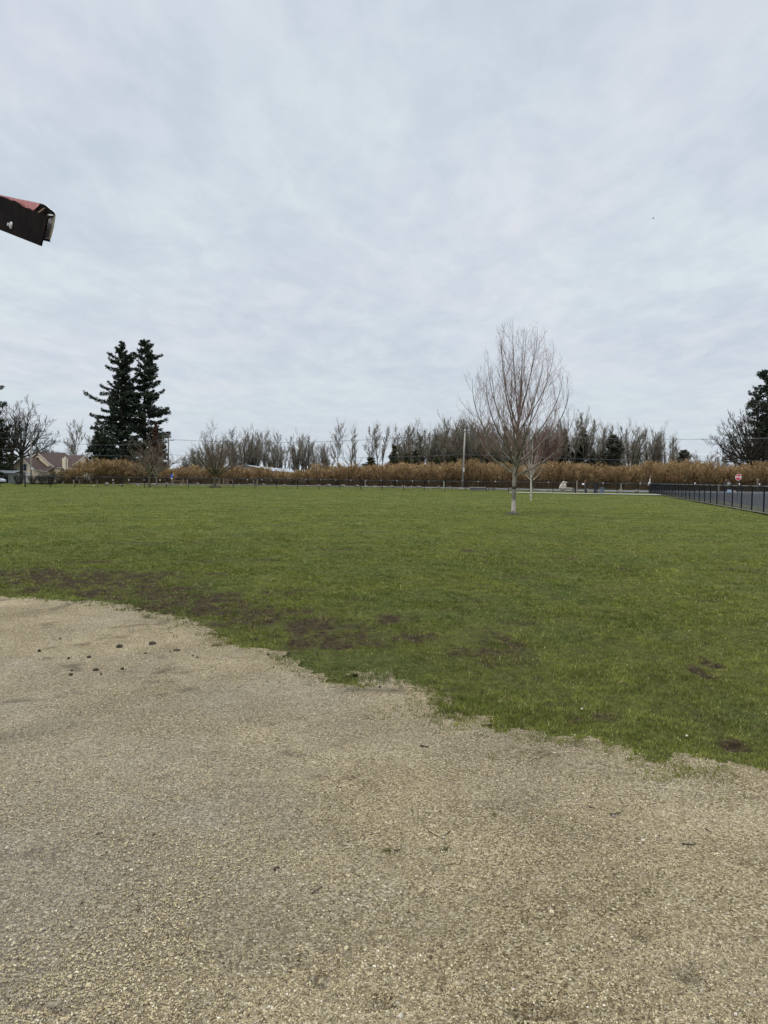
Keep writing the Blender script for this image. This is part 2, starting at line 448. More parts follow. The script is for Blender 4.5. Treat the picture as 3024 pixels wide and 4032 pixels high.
# ------------------------------------------------------------------ sky and light
world = bpy.data.worlds.new('World'); scene.world = world; world.use_nodes = True
def build_world():
    nt = world.node_tree; N = nt.nodes.new; L = nt.links.new
    bg = nt.nodes['Background']
    sky = N('ShaderNodeTexSky'); sky.sky_type = 'NISHITA'; sky.sun_disc = False
    sky.sun_elevation = math.radians(50); sky.sun_rotation = math.radians(230); sky.air_density = 1.5; sky.dust_density = 3
    tc = N('ShaderNodeTexCoord')
    sx = N('ShaderNodeSeparateXYZ'); L(tc.outputs['Generated'], sx.inputs[0])
    mz = N('ShaderNodeMath'); mz.operation = 'MAXIMUM'; mz.inputs[1].default_value = 0; L(sx.outputs[2], mz.inputs[0])
    az = N('ShaderNodeMath'); az.operation = 'ADD'; az.inputs[1].default_value = .10; L(mz.outputs[0], az.inputs[0])
    dv = N('ShaderNodeVectorMath'); dv.operation = 'DIVIDE'; L(tc.outputs['Generated'], dv.inputs[0])
    cb = N('ShaderNodeCombineXYZ')
    for i in range(3): L(az.outputs[0], cb.inputs[i])
    L(cb.outputs[0], dv.inputs[1])
    def noise(scale, detail, rough, off, stretch=(1, 1, 0)):
        mp = N('ShaderNodeMapping'); mp.inputs['Scale'].default_value = stretch; mp.inputs['Location'].default_value = off
        mp.inputs['Rotation'].default_value = (0, 0, math.radians(-24))
        L(dv.outputs[0], mp.inputs[0])
        n = N('ShaderNodeTexNoise'); n.inputs['Scale'].default_value = scale; n.inputs['Detail'].default_value = detail; n.inputs['Roughness'].default_value = rough
        n.inputs['Distortion'].default_value = .3
        L(mp.outputs[0], n.inputs['Vector']); return n.outputs[0]
    def rng_(sock, a, b, c, d):
        r = N('ShaderNodeMapRange'); r.interpolation_type = 'SMOOTHSTEP'
        r.inputs[1].default_value = a; r.inputs[2].default_value = b; r.inputs[3].default_value = c; r.inputs[4].default_value = d
        L(sock, r.inputs[0]); return r.outputs[0]
    big = rng_(noise(.45, 3, .5, (3.1, 1.7, 0)), .32, .68, 0, 1)
    med = rng_(noise(2.6, 6, .62, (0, 5, 0), (1, .7, 0)), .36, .66, 0, 1)
    fine = rng_(noise(8.5, 5, .6, (7, 2, 0), (1, .55, 0)), .34, .68, 0, 1)
    def mixc(f, a, b):
        x = N('ShaderNodeMix'); x.data_type = 'RGBA'
        if isinstance(f, float): x.inputs[0].default_value = f
        else: L(f, x.inputs[0])
        for i, c in ((6, a), (7, b)):
            if isinstance(c, tuple): x.inputs[i].default_value = (*c, 1)
            else: L(c, x.inputs[i])
        return x.outputs[2]
    def m_(op, a, b):
        x = N('ShaderNodeMath'); x.operation = op
        for i, c in ((0, a), (1, b)):
            if isinstance(c, (int, float)): x.inputs[i].default_value = c
            else: L(c, x.inputs[i])
        return x.outputs[0]
    comb = m_('ADD', m_('ADD', m_('MULTIPLY', big, .34), m_('MULTIPLY', med, .38)), m_('MULTIPLY', fine, .28))
    tint = mixc(rng_(noise(.8, 3, .5, (9, 4, 0)), .38, .62, 0, 1), (.745, .828, .868), (.785, .805, .872))
    cl = mixc(comb, (.570, .645, .745), tint)
    cl = mixc(rng_(mz.outputs[0], 0, .22, .55, 0), cl, (.665, .740, .805))
    # an overcast sky grows brighter towards the zenith
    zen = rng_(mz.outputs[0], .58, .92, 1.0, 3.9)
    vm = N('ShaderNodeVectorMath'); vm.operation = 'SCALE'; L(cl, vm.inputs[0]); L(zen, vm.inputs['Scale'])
    sk = N('ShaderNodeVectorMath'); sk.operation = 'SCALE'; sk.inputs['Scale'].default_value = .08; L(sky.outputs[0], sk.inputs[0])
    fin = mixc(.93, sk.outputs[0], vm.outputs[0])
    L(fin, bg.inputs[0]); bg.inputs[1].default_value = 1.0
build_world()
sun_d = bpy.data.lights.new('sun', 'SUN'); sun_d.energy = 1.5; sun_d.angle = math.radians(25); sun_d.color = (1, .955, .89)
sun = bpy.data.objects.new('sun', sun_d); COL.objects.link(sun)
_az = math.radians(-50)      # from the left, a little behind the camera
sd = Vector((math.sin(math.radians(-130)) * math.cos(math.radians(50)), math.cos(math.radians(-130)) * math.cos(math.radians(50)), math.sin(math.radians(50))))
sun.rotation_euler = sd.to_track_quat('Z', 'Y').to_euler()
scene.view_settings.view_transform = 'Standard'; scene.view_settings.look = 'None'
scene.view_settings.exposure = 0.0; scene.view_settings.gamma = 1

# ------------------------------------------------------------------ gravel / lawn boundary
edge_px = [(-900, 2330), (-400, 2338), (0, 2352), (200, 2362), (400, 2385), (560, 2408), (700, 2436), (790, 2468), (850, 2503), (930, 2540), (1040, 2566),
           (1130, 2588), (1165, 2636), (1270, 2686), (1300, 2694), (1330, 2706), (1410, 2700), (1425, 2655), (1530, 2648), (1570, 2696), (1690, 2726), (1730, 2742),
           (1765, 2790), (1880, 2832), (1960, 2884), (2100, 2908), (2200, 2928), (2370, 2950), (2400, 2984), (2480, 2990), (2590, 3022), (2660, 3020), (2720, 2992), (2790, 3010), (2810, 3030),
           (2900, 3020), (3024, 3050), (3400, 3110), (4200, 3250)]
EDGE = np.array([gnd(*p)[:2] for p in edge_px])
def edge_sd(X, Y):
    """signed distance to the edge: positive on the lawn side"""
    best = np.full(X.shape, 1e9); sgn = np.ones(X.shape)
    for i in range(len(EDGE) - 1):
        a = EDGE[i]; b = EDGE[i + 1]; d = b - a; l2 = d.dot(d)
        t = np.clip(((X - a[0]) * d[0] + (Y - a[1]) * d[1]) / l2, 0, 1)
        dx = X - (a[0] + t * d[0]); dy = Y - (a[1] + t * d[1])
        dist = np.hypot(dx, dy); cr = d[0] * dy - d[1] * dx
        m_ = dist < best
        best = np.where(m_, dist, best); sgn = np.where(m_, np.sign(cr), sgn)
    return best * np.where(Y > np.interp(X, EDGE[:, 0], EDGE[:, 1]), 1, -1)
def edge_val(X, Y):
    n = (fbm(X * 3, Y * 3, 5, 3) - .5) * .26 + (fbm(X * 13, Y * 13, 9, 2) - .5) * .20
    return edge_sd(X, Y) + n + .075

# mud: where the lawn is worn to dark soil
mud_blobs = [  # px x, px y, half-width px, half-height px, strength
    (150, 2268, 620, 34, 1.0), (-300, 2262, 700, 34, 1.0), (420, 2300, 430, 40, .85), (560, 2330, 340, 40, .8), (760, 2390, 330, 50, .75), (1000, 2440, 260, 55, .7), (1230, 2470, 260, 60, .75),
    (650, 2350, 420, 26, .9), (950, 2410, 330, 30, .9), (-700, 2262, 500, 34, 1.0), (1340, 2520, 260, 40, .85), (1620, 2510, 150, 30, .7), (1830, 2565, 120, 24, .75), (1560, 2440, 170, 30, .55), (1950, 2570, 80, 20, .6),
    (2060, 2455, 110, 16, .75), (2760, 2650, 34, 36, 1.1), (2790, 2610, 32, 24, 1.1), (2380, 2826, 85, 22, 1.05), (2680, 2780, 45, 16, .8), (2260, 2830, 60, 22, .6), (2890, 2930, 70, 28, .8),
    (2780, 2535, 16, 8, 1), (1360, 2470, 25, 8, 1), (2580, 2795, 30, 12, .7), (2120, 2680, 30, 14, .6), (1450, 2360, 200, 20, .45), (1060, 2330, 300, 30, .4), (300, 2215, 380, 14, .5)]
MB_ = []
for (x, y, hw, hh, s_) in mud_blobs:
    c = gnd(x, y); rx = abs(gnd(x + hw, y).x - c.x); ry = abs(gnd(x, y - hh).y - gnd(x, y + hh).y) / 2
    MB_.append((c.x, c.y, rx, ry, s_))
def mud_val(X, Y):
    m_ = np.zeros(X.shape)
    for (cx, cy, rx, ry, s_) in MB_:
        q = ((X - cx) / rx) ** 2 + ((Y - cy) / ry) ** 2
        m_ = np.maximum(m_, s_ * np.exp(-q * .9))
    n = fbm(X * 2.2, Y * 2.2, 21, 4); n2 = fbm(X * 7, Y * 5, 31, 3)
    v = m_ * (.55 + .9 * n2) + (n - .5) * .35 * (m_ > .02)
    g = sstep(.66, .78, fbm(X * .9, Y * .9, 44, 4)) * .55 * sstep(60, 25, Y)   # odd bare spots
    v = np.maximum(sstep(.24, .80, v), g)
    return np.clip(v * (.30 + 1.0 * sstep(.38, .60, fbm(X * 8, Y * 4.5, 37, 4))), 0, 1)
def tone_val(X, Y):
    t = fbm(X * .35, Y * .35, 61, 4) * .40 + fbm(X * 1.7, Y * 1.7, 71, 3) * .33 + fbm(X * 6, Y * 6, 73, 2) * .27
    return np.clip((t - .5) * 2.6 + .5, 0, 1)

# far field sheet reaching the horizon
gm = mat('far_field', (.07, .075, .03), (.11, .10, .055), .02, rough=1, detail=6)
R0 = 3500
xs = np.array([(-R0, -R0, -.06), (R0, -R0, -.06), (R0, R0, -.06), (-R0, R0, -.06)], dtype=float)
tag(link_mesh('ground', np_mesh('ground', xs, np.array([[0, 1, 2, 3]])), gm), kind='structure')

# lawn sheet: a fan grid, finest near the camera, with real bumps
def lawn_material():
    m, nt, b = new_mat('lawn_soil'); N = nt.nodes.new; L = nt.links.new
    b.inputs['Roughness'].default_value = .95; b.inputs['Specular IOR Level'].default_value = .1
    tc = N('ShaderNodeTexCoord')
    def noise(s, d=5, r=.6):
        n = N('ShaderNodeTexNoise'); n.inputs['Scale'].default_value = s; n.inputs['Detail'].default_value = d; n.inputs['Roughness'].default_value = r
        L(tc.outputs['Object'], n.inputs['Vector']); return n.outputs[0]
    def ramp(sock, *st):
        r = N('ShaderNodeValToRGB'); e = r.color_ramp.elements
        e[0].position = st[0][0]; e[0].color = (*st[0][1], 1); e[1].position = st[-1][0]; e[1].color = (*st[-1][1], 1)
        for p, c in st[1:-1]:
            q = e.new(p); q.color = (*c, 1)
        L(sock, r.inputs[0]); return r.outputs[0]
    def mix(f, a, c, mode='MIX'):
        x = N('ShaderNodeMix'); x.data_type = 'RGBA'; x.blend_type = mode
        if isinstance(f, float): x.inputs[0].default_value = f
        else: L(f, x.inputs[0])
        L(a, x.inputs[6]); L(c, x.inputs[7]); return x.outputs[2]
    g1 = ramp(noise(9, 6, .7), (.3, (.026, .033, .008)), (.5, (.076, .090, .018)), (.7, (.150, .158, .042)))
    g2 = ramp(noise(.35, 5), (.35, (.78, .80, .78)), (.65, (1.22, 1.15, 1.12)))
    g3 = ramp(noise(70, 5, .7), (.36, (.50, .50, .50)), (.62, (1.5, 1.5, 1.45)))
    g = mix(1.0, mix(1.0, g1, g2, 'MULTIPLY'), g3, 'MULTIPLY')
    soil = ramp(noise(22, 6, .7), (.34, (.012, .008, .004)), (.52, (.036, .026, .013)), (.75, (.095, .071, .038)))
    at_ = N('ShaderNodeAttribute'); at_.attribute_name = 'soil'
    c = mix(at_.outputs['Fac'], g, soil)
    L(c, b.inputs['Base Color'])
    bp = N('ShaderNodeBump'); bp.inputs['Distance'].default_value = .03; bp.inputs['Strength'].default_value = .9
    L(noise(14, 8, .7), bp.inputs['Height']); L(bp.outputs[0], b.inputs['Normal'])
    return m
M['lawn'] = lawn_material()
nA = 560; rr = [2.6]
while rr[-1] < 168: rr.append(rr[-1] * 1.0055 + .004)
rr = np.array(rr); ang = np.linspace(math.radians(-62), math.radians(50), nA)
RR, AA = np.meshgrid(rr, ang, indexing='ij')
X = RR * np.sin(AA); Y = RR * np.cos(AA)
mud = mud_val(X, Y)
near = sstep(30, 9, RR)
Z = (fbm(X * 2.5, Y * 2.5, 3, 4) - .5) * .05 * near + ((fbm(X * .12, Y * .12, 8, 3) - .5) * .10 + (fbm(X * 1.1, Y * 1.1, 18, 3) - .5) * .09) * sstep(8, 30, RR) * (1 - .85 * sstep(60, 95, RR)) - mud * .012 * near
Z += (fbm(X * 9, Y * 9, 13, 2) - .5) * (.03 + .06 * mud) * near
def lawn_z(x, y):
    r = np.hypot(x, y); n_ = sstep(30, 9, r)
    return (fbm(x * 2.5, y * 2.5, 3, 4) - .5) * .05 * n_ + ((fbm(x * .12, y * .12, 8, 3) - .5) * .10 + (fbm(x * 1.1, y * 1.1, 18, 3) - .5) * .09) * sstep(8, 30, r) * (1 - .85 * sstep(60, 95, r)) - mud_val(x, y) * .012 * n_ + (fbm(x * 9, y * 9, 13, 2) - .5) * (.03 + .06 * mud_val(x, y)) * n_
sdv = edge_val(X, Y)
Z = Z - .05 * sstep(.10, -.12, sdv)
idx = np.arange(X.size).reshape(X.shape)
fc = np.stack([idx[:-1, :-1], idx[:-1, 1:], idx[1:, 1:], idx[1:, :-1]], axis=-1).reshape(-1, 4)[:, ::-1]
soil = np.clip(mud + sstep(.12, -.05, sdv) * .6 + sstep(30, 8, RR) * .45, 0, 1)
me = np_mesh('lawn', np.stack([X, Y, Z], -1).reshape(-1, 3), fc, smooth=True, attrs={'soil': soil.ravel()})
tag(link_mesh('lawn', me, M['lawn']), kind='structure')

# gravel sheet
def gravel_material():
    m, nt, b = new_mat('gravel'); N = nt.nodes.new; L = nt.links.new
    b.inputs['Specular IOR Level'].default_value = .12
    tc = N('ShaderNodeTexCoord')
    def vor(s, feat='F1'):
        v = N('ShaderNodeTexVoronoi'); v.inputs['Scale'].default_value = s; v.feature = feat; L(tc.outputs['Object'], v.inputs['Vector']); return v
    def noise(s, d=5, r=.6):
        n = N('ShaderNodeTexNoise'); n.inputs['Scale'].default_value = s; n.inputs['Detail'].default_value = d; n.inputs['Roughness'].default_value = r
        L(tc.outputs['Object'], n.inputs['Vector']); return n.outputs[0]
    def ramp(sock, *st):
        r = N('ShaderNodeValToRGB'); e = r.color_ramp.elements
        e[0].position = st[0][0]; e[0].color = (*st[0][1], 1); e[1].position = st[-1][0]; e[1].color = (*st[-1][1], 1)
        for p, c in st[1:-1]:
            q = e.new(p); q.color = (*c, 1)
        L(sock, r.inputs[0]); return r.outputs[0]
    def mix(f, a, c, mode='MIX'):
        x = N('ShaderNodeMix'); x.data_type = 'RGBA'; x.blend_type = mode
        if isinstance(f, float): x.inputs[0].default_value = f
        else: L(f, x.inputs[0])
        L(a, x.inputs[6]); L(c, x.inputs[7]); return x.outputs[2]
    v1 = vor(120); v2 = vor(62)
    sep = N('ShaderNodeSeparateColor'); L(v1.outputs['Color'], sep.inputs[0])
    st = ramp(sep.outputs[0], (.0, (.068, .048, .022)), (.22, (.165, .127, .066)), (.5, (.290, .232, .134)), (.75, (.395, .325, .198)), (.95, (.51, .44, .30)), (1, (.66, .60, .48)))
    # crusher fines between the stones, with scuffed and damp patches of their own
    fines = ramp(noise(2.2, 7, .65), (.30, (.180, .139, .083)), (.5, (.298, .240, .150)), (.72, (.425, .358, .242)))
    mk = N('ShaderNodeMapRange'); mk.inputs[1].default_value = .42; mk.inputs[2].default_value = .60; L(noise(3.1, 6, .7), mk.inputs[0])
    c = mix(mk.outputs[0], mix(.85, fines, st), mix(.55, fines, st))
    big = ramp(noise(.9, 6, .6), (.34, (.74, .71, .68)), (.66, (1.24, 1.22, 1.19)))
    c = mix(1.0, c, big, 'MULTIPLY')
    dmp = N('ShaderNodeAttribute'); dmp.attribute_name = 'damp'
    dcol = ramp(noise(1.7, 5, .6), (.35, (.235, .192, .152)), (.65, (.37, .315, .265)))
    c = mix(dmp.outputs['Fac'], c, mix(.6, dcol, st))
    drt = N('ShaderNodeAttribute'); drt.attribute_name = 'dirt'
    rgb = N('ShaderNodeRGB'); rgb.outputs[0].default_value = (.060, .046, .032, 1)
    c = mix(drt.outputs['Fac'], c, rgb.outputs[0])
    L(c, b.inputs['Base Color'])
    rg = N('ShaderNodeMapRange'); rg.inputs[3].default_value = .85; rg.inputs[4].default_value = .5; L(dmp.outputs['Fac'], rg.inputs[0]); L(rg.outputs[0], b.inputs['Roughness'])
    b1 = N('ShaderNodeBump'); b1.inputs['Distance'].default_value = .011; b1.invert = True; L(v1.outputs['Distance'], b1.inputs['Height'])
    b2 = N('ShaderNodeBump'); b2.inputs['Distance'].default_value = .010; b2.invert = True; L(v2.outputs['Distance'], b2.inputs['Height']); L(b1.outputs[0], b2.inputs['Normal'])
    b3 = N('ShaderNodeBump'); b3.inputs['Distance'].default_value = .016; L(noise(30, 8, .75), b3.inputs['Height']); L(b2.outputs[0], b3.inputs['Normal'])
    L(b3.outputs[0], b.inputs['Normal'])
    return m
M['gravel'] = gravel_material()
st = .035
gx = np.arange(-13, 9, st); gy = np.arange(-1.5, 12.5, st)
GX, GY = np.meshgrid(gx, gy, indexing='ij')
gxy = (fbm(GX * 40, GY * 40, 90, 1) - .5) * st * .7
GX = GX + gxy; GY = GY + (fbm(GX * 37, GY * 41, 95, 1) - .5) * st * .7
scuffs = [(1180, 3805, 60, 22, .03), (1260, 3870, 50, 26, .035), (2540, 3690, 90, 40, .035), (2600, 3460, 80, 28, .02), (2760, 3130, 60, 30, .02), (2700, 3830, 100, 50, .025), (800, 3700, 80, 20, .02),
          (200, 3980, 160, 26, .03), (1750, 3420, 60, 20, .015), (2150, 4000, 160, 26, .03), (1180, 2830, 90, 14, .015), (680, 2690, 40, 12, .02), (1500, 3960, 120, 24, .02), (650, 3340, 70, 20, .015), (2060, 2895, 30, 16, .02)]
SC = []
for (x, y, hw, hh, dp) in scuffs:
    c = gnd(x, y); SC.append((c.x, c.y, abs(gnd(x + hw, y).x - c.x), abs(gnd(x, y - hh).y - gnd(x, y + hh).y) / 2, dp))
def gravel_z(x, y):
    z = .012 + (fbm(x * 1.1, y * 1.1, 101, 4) - .5) * .045 + (fbm(x * 7, y * 7, 111, 4) - .5) * .022
    for (cx, cy, rx, ry, dp) in SC:
        q = ((x - cx) / rx) ** 2 + ((y - cy) / ry) ** 2
        z = z - dp * np.exp(-q * 1.5) * (.4 + 1.2 * fbm(x * 14, y * 14, 121, 2))
    return z
GZ = gravel_z(GX, GY)
ev = edge_val(GX, GY)
dirt = np.zeros(GX.shape)
for (cx, cy, rx, ry, dp) in SC:
    dirt = np.maximum(dirt, np.exp(-(((GX - cx) / rx) ** 2 + ((GY - cy) / ry) ** 2) * 1.7) * dp * 22)
dirt = dirt * sstep(.40, .62, fbm(GX * 9, GY * 9, 133, 3)) * .8
dirt = np.maximum(dirt, sstep(.70, .80, fbm(GX * 3.1, GY * 3.1, 141, 4)) * .5)
pc = gnd(20, 3500)
wet = np.exp(-(((GX - gnd(-60, 3500).x) / .9) ** 2 + ((GY - pc.y) / .75) ** 2)) * 1.15
damp = np.clip(wet * .9 + .55 * sstep(.2, -1.8, GX - .12 * GY) * sstep(7.5, 4.5, GY) + (fbm(GX * 1.3, GY * 1.3, 151, 4) - .5) * 1.3, 0, 1)
GZ = GZ - wet * .010
idx = np.arange(GX.size).reshape(GX.shape)
keep = (ev < .14); kc = keep[:-1, :-1] & keep[1:, :-1] & keep[:-1, 1:] & keep[1:, 1:]
fc = np.stack([idx[:-1, :-1], idx[1:, :-1], idx[1:, 1:], idx[:-1, 1:]], axis=-1)[kc]
used = np.unique(fc); remap = np.full(GX.size, -1); remap[used] = np.arange(len(used))
me = np_mesh('gravel_path', np.stack([GX, GY, GZ], -1).reshape(-1, 3)[used], remap[fc], smooth=True, attrs={'damp': damp.ravel()[used], 'dirt': np.clip(dirt, 0, 1).ravel()[used]})
tag(link_mesh('gravel_path', me, M['gravel']), kind='structure')

# loose gravel stones
def stones(n, r0, r1, smin, smax, a0=-31, a1=31, seed=1):
    R = np.random.default_rng(seed)
    r = np.exp(R.uniform(math.log(r0), math.log(r1), n)); a = np.radians(R.uniform(a0, a1, n))
    x = r * np.sin(a); y = r * np.cos(a)
    clump = fbm(x * 2.3, y * 2.3, 301, 3)
    k = (edge_val(x, y) < R.uniform(-.02, .22, n) ** 1) & (R.random(n) < .25 + 1.5 * sstep(.35, .65, clump))
    # near the wet hollow the ground is smooth
    k &= ~((((x - gnd(-60, 3500).x) / .7) ** 2 + ((y - pc.y) / .5) ** 2 < R.uniform(.2, 1.2, n)) & (R.random(n) < .8))
    x = x[k]; y = y[k]; n = len(x)
    z = gravel_z(x, y)
    s = smin + (smax - smin) * R.random(n) ** 3
    base = np.array([(1, 0, 0), (-.5, .87, 0), (-.5, -.87, 0), (.3, .2, .9), (-.35, -.25, .75), (0.1, -.6, .6)])
    fcs = np.array([(0, 1, 3), (1, 4, 3), (1, 2, 4), (2, 5, 4), (2, 0, 5), (0, 3, 5), (3, 4, 5)])
    V = base[None] * (1 + R.uniform(-.3, .3, (n, 6, 3))) * s[:, None, None] * .5 * np.stack([R.uniform(.8, 1.5, n), R.uniform(.7, 1.1, n), R.uniform(.5, 1.0, n)], -1)[:, None, :]
    t = R.uniform(0, 2 * PI, n); c_, s_ = np.cos(t)[:, None], np.sin(t)[:, None]
    vx = V[..., 0] * c_ - V[..., 1] * s_; vy = V[..., 0] * s_ + V[..., 1] * c_
    V = np.stack([vx + x[:, None], vy + y[:, None], V[..., 2] + (z - .001)[:, None]], -1)
    Fq = (fcs[None] + (np.arange(n) * 6)[:, None, None]).reshape(-1, 3)
    pal = np.array([(.275, .215, .118), (.35, .282, .165), (.435, .36, .225), (.17, .128, .069), (.48, .41, .28), (.072, .052, .032), (.62, .57, .45)])
    ci = R.choice(7, n, p=[.28, .26, .17, .15, .06, .07, .01])
    col = pal[ci] * R.uniform(.8, 1.2, (n, 1))
    return V.reshape(-1, 3), Fq, np.repeat(col, 6, axis=0)
v1, f1, c1 = stones(300000, 2.1, 11, .004, .011, seed=2)
v2, f2, c2 = stones(1500, 2.1, 10, .012, .022, seed=3)
me = np_mesh('loose_gravel', np.concatenate([v1, v2]), np.concatenate([f1, f2 + len(v1)]), cols=np.concatenate([c1, c2]))
m_st = mat('stone_chip', (1, 1, 1), rough=.85, spec=.15, attr=True); 
nt = m_st.node_tree; a_ = nt.nodes.new('ShaderNodeVertexColor'); a_.layer_name = 'col'; nt.links.new(a_.outputs[0], nt.nodes['Principled BSDF'].inputs['Base Color'])
tag(link_mesh('loose_gravel', me, m_st), 'tan crushed stone chips lying loose over the bare path', 'gravel', kind='stuff')

# ------------------------------------------------------------------ grass
def rfx(Y): return 21.2 + (Y - 42) * .275
def grass(n, r0, r1, h0, h1, w, seed, seg=2, a0=-30.5, a1=30.5, jit=.012, tuft=7):
    R = np.random.default_rng(seed)
    nt_ = n // tuft
    r = np.exp(R.uniform(math.log(r0), math.log(r1), nt_)); a = np.radians(R.uniform(a0, a1, nt_))
    x = r * np.sin(a); y = r * np.cos(a)
    mv = mud_val(x, y); ev = edge_val(x, y)
    dens = (1 - .74 * mv) * (.55 + .60 * sstep(.34, .60, fbm(x * 6, y * 6, 401, 3))) 
    k = (R.random(nt_) < dens) & (ev > R.normal(size=nt_) * .06 + .01) & (x < rfx(y) + 1.6) 
    stray = (ev <= 0) & (ev > -.6) & (R.random(nt_) < .22 * np.exp(ev * 6)) & (fbm(x * 6, y * 6, 431, 2) > .5)
    k |= stray
    x = x[k]; y = y[k]; r = r[k]; mv = mv[k]; ev2 = ev[k]; nt_ = len(x)
    tone = tone_val(x, y); hue = fbm(x * .8, y * .8, 501, 3); tt = R.random(nt_)
    rep = lambda q: np.repeat(q, tuft)
    X_ = rep(x) + R.normal(size=nt_ * tuft) * jit * rep(np.maximum(1, r / 9)); Y_ = rep(y) + R.normal(size=nt_ * tuft) * jit * rep(np.maximum(1, r / 9))
    N_ = len(X_); z = lawn_z(X_, Y_) - .004; z = np.where(np.repeat(ev2, tuft) < .15, np.maximum(z, gravel_z(X_, Y_) - .008), z)
    ta = rep(R.uniform(0, 2 * PI, nt_)); q = R.uniform(0, 2 * PI, N_)
    lean = R.uniform(.15, 1.0, N_)
    dx = np.cos(q) * lean + .25 * np.cos(ta); dy = np.sin(q) * lean + .25 * np.sin(ta)
    H = R.uniform(h0, h1, N_) * rep((.6 + .8 * sstep(.3, .7, fbm(x * 2.6, y * 2.6, 411, 3))) * (1 - .45 * mv)) * (1 - .25 * lean)
    W = w * R.uniform(.7, 1.3, N_) * rep(np.maximum(1, r / 7.0))
    px = -np.sin(q + R.normal(size=N_) * .8); py = np.cos(q + R.normal(size=N_) * .8)
    def pt(f, ww):
        cx = X_ + dx * H * f ** 1.7 * .9; cy = Y_ + dy * H * f ** 1.7 * .9; cz = z + H * f * (1 - .25 * f * lean)
        return (np.stack([cx - px * W * ww, cy - py * W * ww, cz], -1), np.stack([cx + px * W * ww, cy + py * W * ww, cz], -1))
    a_, b_ = pt(0, .5)
    tip, _ = pt(1.0, 0)
    if seg == 2:
        c_, d_ = pt(.55, .42)
        V = np.stack([a_, b_, d_, c_, tip], 1).reshape(-1, 3); o = (np.arange(N_) * 5)[:, None]
        Fs = [o + np.array([[0, 1, 2, 3]]), o + np.array([[3, 2, 4]])]; nv = 5
    else:
        V = np.stack([a_, b_, tip], 1).reshape(-1, 3); Fs = [(np.arange(N_) * 3)[:, None] + np.array([[0, 1, 2]])]; nv = 3
    g = np.array([.085, .108, .019]); g2 = np.array([.198, .212, .046]); straw = np.array([.36, .30, .14]); blue = np.array([.10, .140, .040])
    f_ = np.clip(R.normal(size=N_) * .22 + rep(tone) * 1.0 + rep(tt - .5) * .3, 0, 1)[:, None]
    col = g * (1 - f_) + g2 * f_
    hb = (rep(sstep(.55, .68, hue)) * .6)[:, None]; col = col * (1 - hb) + blue * hb
    isd = (R.random(N_) < .09 + .22 * rep(mv))[:, None]
    col = np.where(isd, straw * R.uniform(.6, 1.1, (N_, 1)), col) * R.uniform(.8, 1.2, (N_, 1)) * rep(R.uniform(.72, 1.36, nt_) * (.62 + .8 * fbm(x * 8, y * 8, 441, 2)))[:, None]
    mm_ = (.75 * rep(np.clip(mv * 1.4 + .25 * sstep(10.5, 6.5, r), 0, 1)))[:, None] * (~isd)
    col = col * (1 - mm_) + np.array([.088, .088, .030]) * mm_
    return V, Fs, np.repeat(col, nv, axis=0)
parts = [grass(480000, 3.9, 9, .018, .042, .0036, 1), grass(560000, 9, 20, .020, .044, .0038, 2), grass(440000, 20, 48, .03, .05, .0042, 3, seg=1, jit=.02), grass(330000, 48, 150, .03, .055, .0046, 4, seg=1, jit=.03, a0=-29.5, a1=30)]
Vs, F4, F3, Cs = [], [], [], []; off = 0
for V, Fs, c in parts:
    for f in Fs: (F4 if f.shape[1] == 4 else F3).append(f + off)
    Vs.append(V); Cs.append(c); off += len(V)
me = np_mesh('grass', np.concatenate(Vs), [np.concatenate(F4), np.concatenate(F3)], cols=np.concatenate(Cs))
gmat = mat('grass_blade', (1, 1, 1), rough=.7, spec=.08, transl=.25)
nt = gmat.node_tree; a_ = nt.nodes.new('ShaderNodeVertexColor'); a_.layer_name = 'col'
nt.links.new(a_.outputs[0], nt.nodes['Principled BSDF'].inputs['Base Color'])
for n_ in nt.nodes:
    if n_.type == 'BSDF_TRANSLUCENT': nt.links.new(a_.outputs[0], n_.inputs[0])
tag(link_mesh('grass', me, gmat), 'short green mown grass covering the dog park field', 'grass', kind='stuff')
#SECTION3
# ------------------------------------------------------------------ roads, lot, path
def sheet(name, pts, z, m, kind='structure'):
    V = np.array([(p[0], p[1], z) for p in pts], float)
    return tag(link_mesh(name, np_mesh(name, V, np.array([list(range(len(pts)))])), m), kind=kind)
of = mat('orchard_soil', (.028, .023, .018), (.05, .042, .03), .5, rough=1, detail=6)
sheet('orchard_floor', [(-170, 166), (150, 166), (150, 340), (-170, 340)], .075, of)
def strip(name, a, b, z, m):
    """ribbon between two polylines"""
    n = len(a); V = np.array([(p[0], p[1], z) for p in a] + [(p[0], p[1], z) for p in b], float)
    Fq = np.array([[i, i + 1, n + i + 1, n + i] for i in range(n - 1)])
    return tag(link_mesh(name, np_mesh(name, V, Fq), m), kind='structure')
ra = [spot(x, y) for x, y in ((-300, 158), (500, 162), (1000, 163), (1600, 156), (1900, 141), (2150, 130), (2500, 124), (2620, 124))]
rb = [spot(x, y) for x, y in ((-300, 168), (500, 172), (1000, 172.5), (1600, 170), (1900, 158), (2150, 150), (2500, 148), (2640, 148))]
ra = [Vector((-120, 157, 0))] + ra + [Vector((70, 122, 0)), Vector((160, 116, 0))]
rb = [Vector((-120, 167, 0))] + rb + [Vector((80, 147, 0)), Vector((165, 145, 0))]
strip('road', ra, rb, .085, M['road'])
shoulder = mat('shoulder', (.085, .075, .05), (.15, .14, .10), .8, rough=1)
strip('road_verge', [Vector((p.x, p.y - 3.5, 0)) for p in ra], [Vector((p.x, p.y + .1, 0)) for p in ra], .080, shoulder)
mm = lambda k: [a_.lerp(b_, k) for a_, b_ in zip(ra, rb)]
strip('road_edge_line', mm(.78), mm(.82), .089, M['paint_line'])
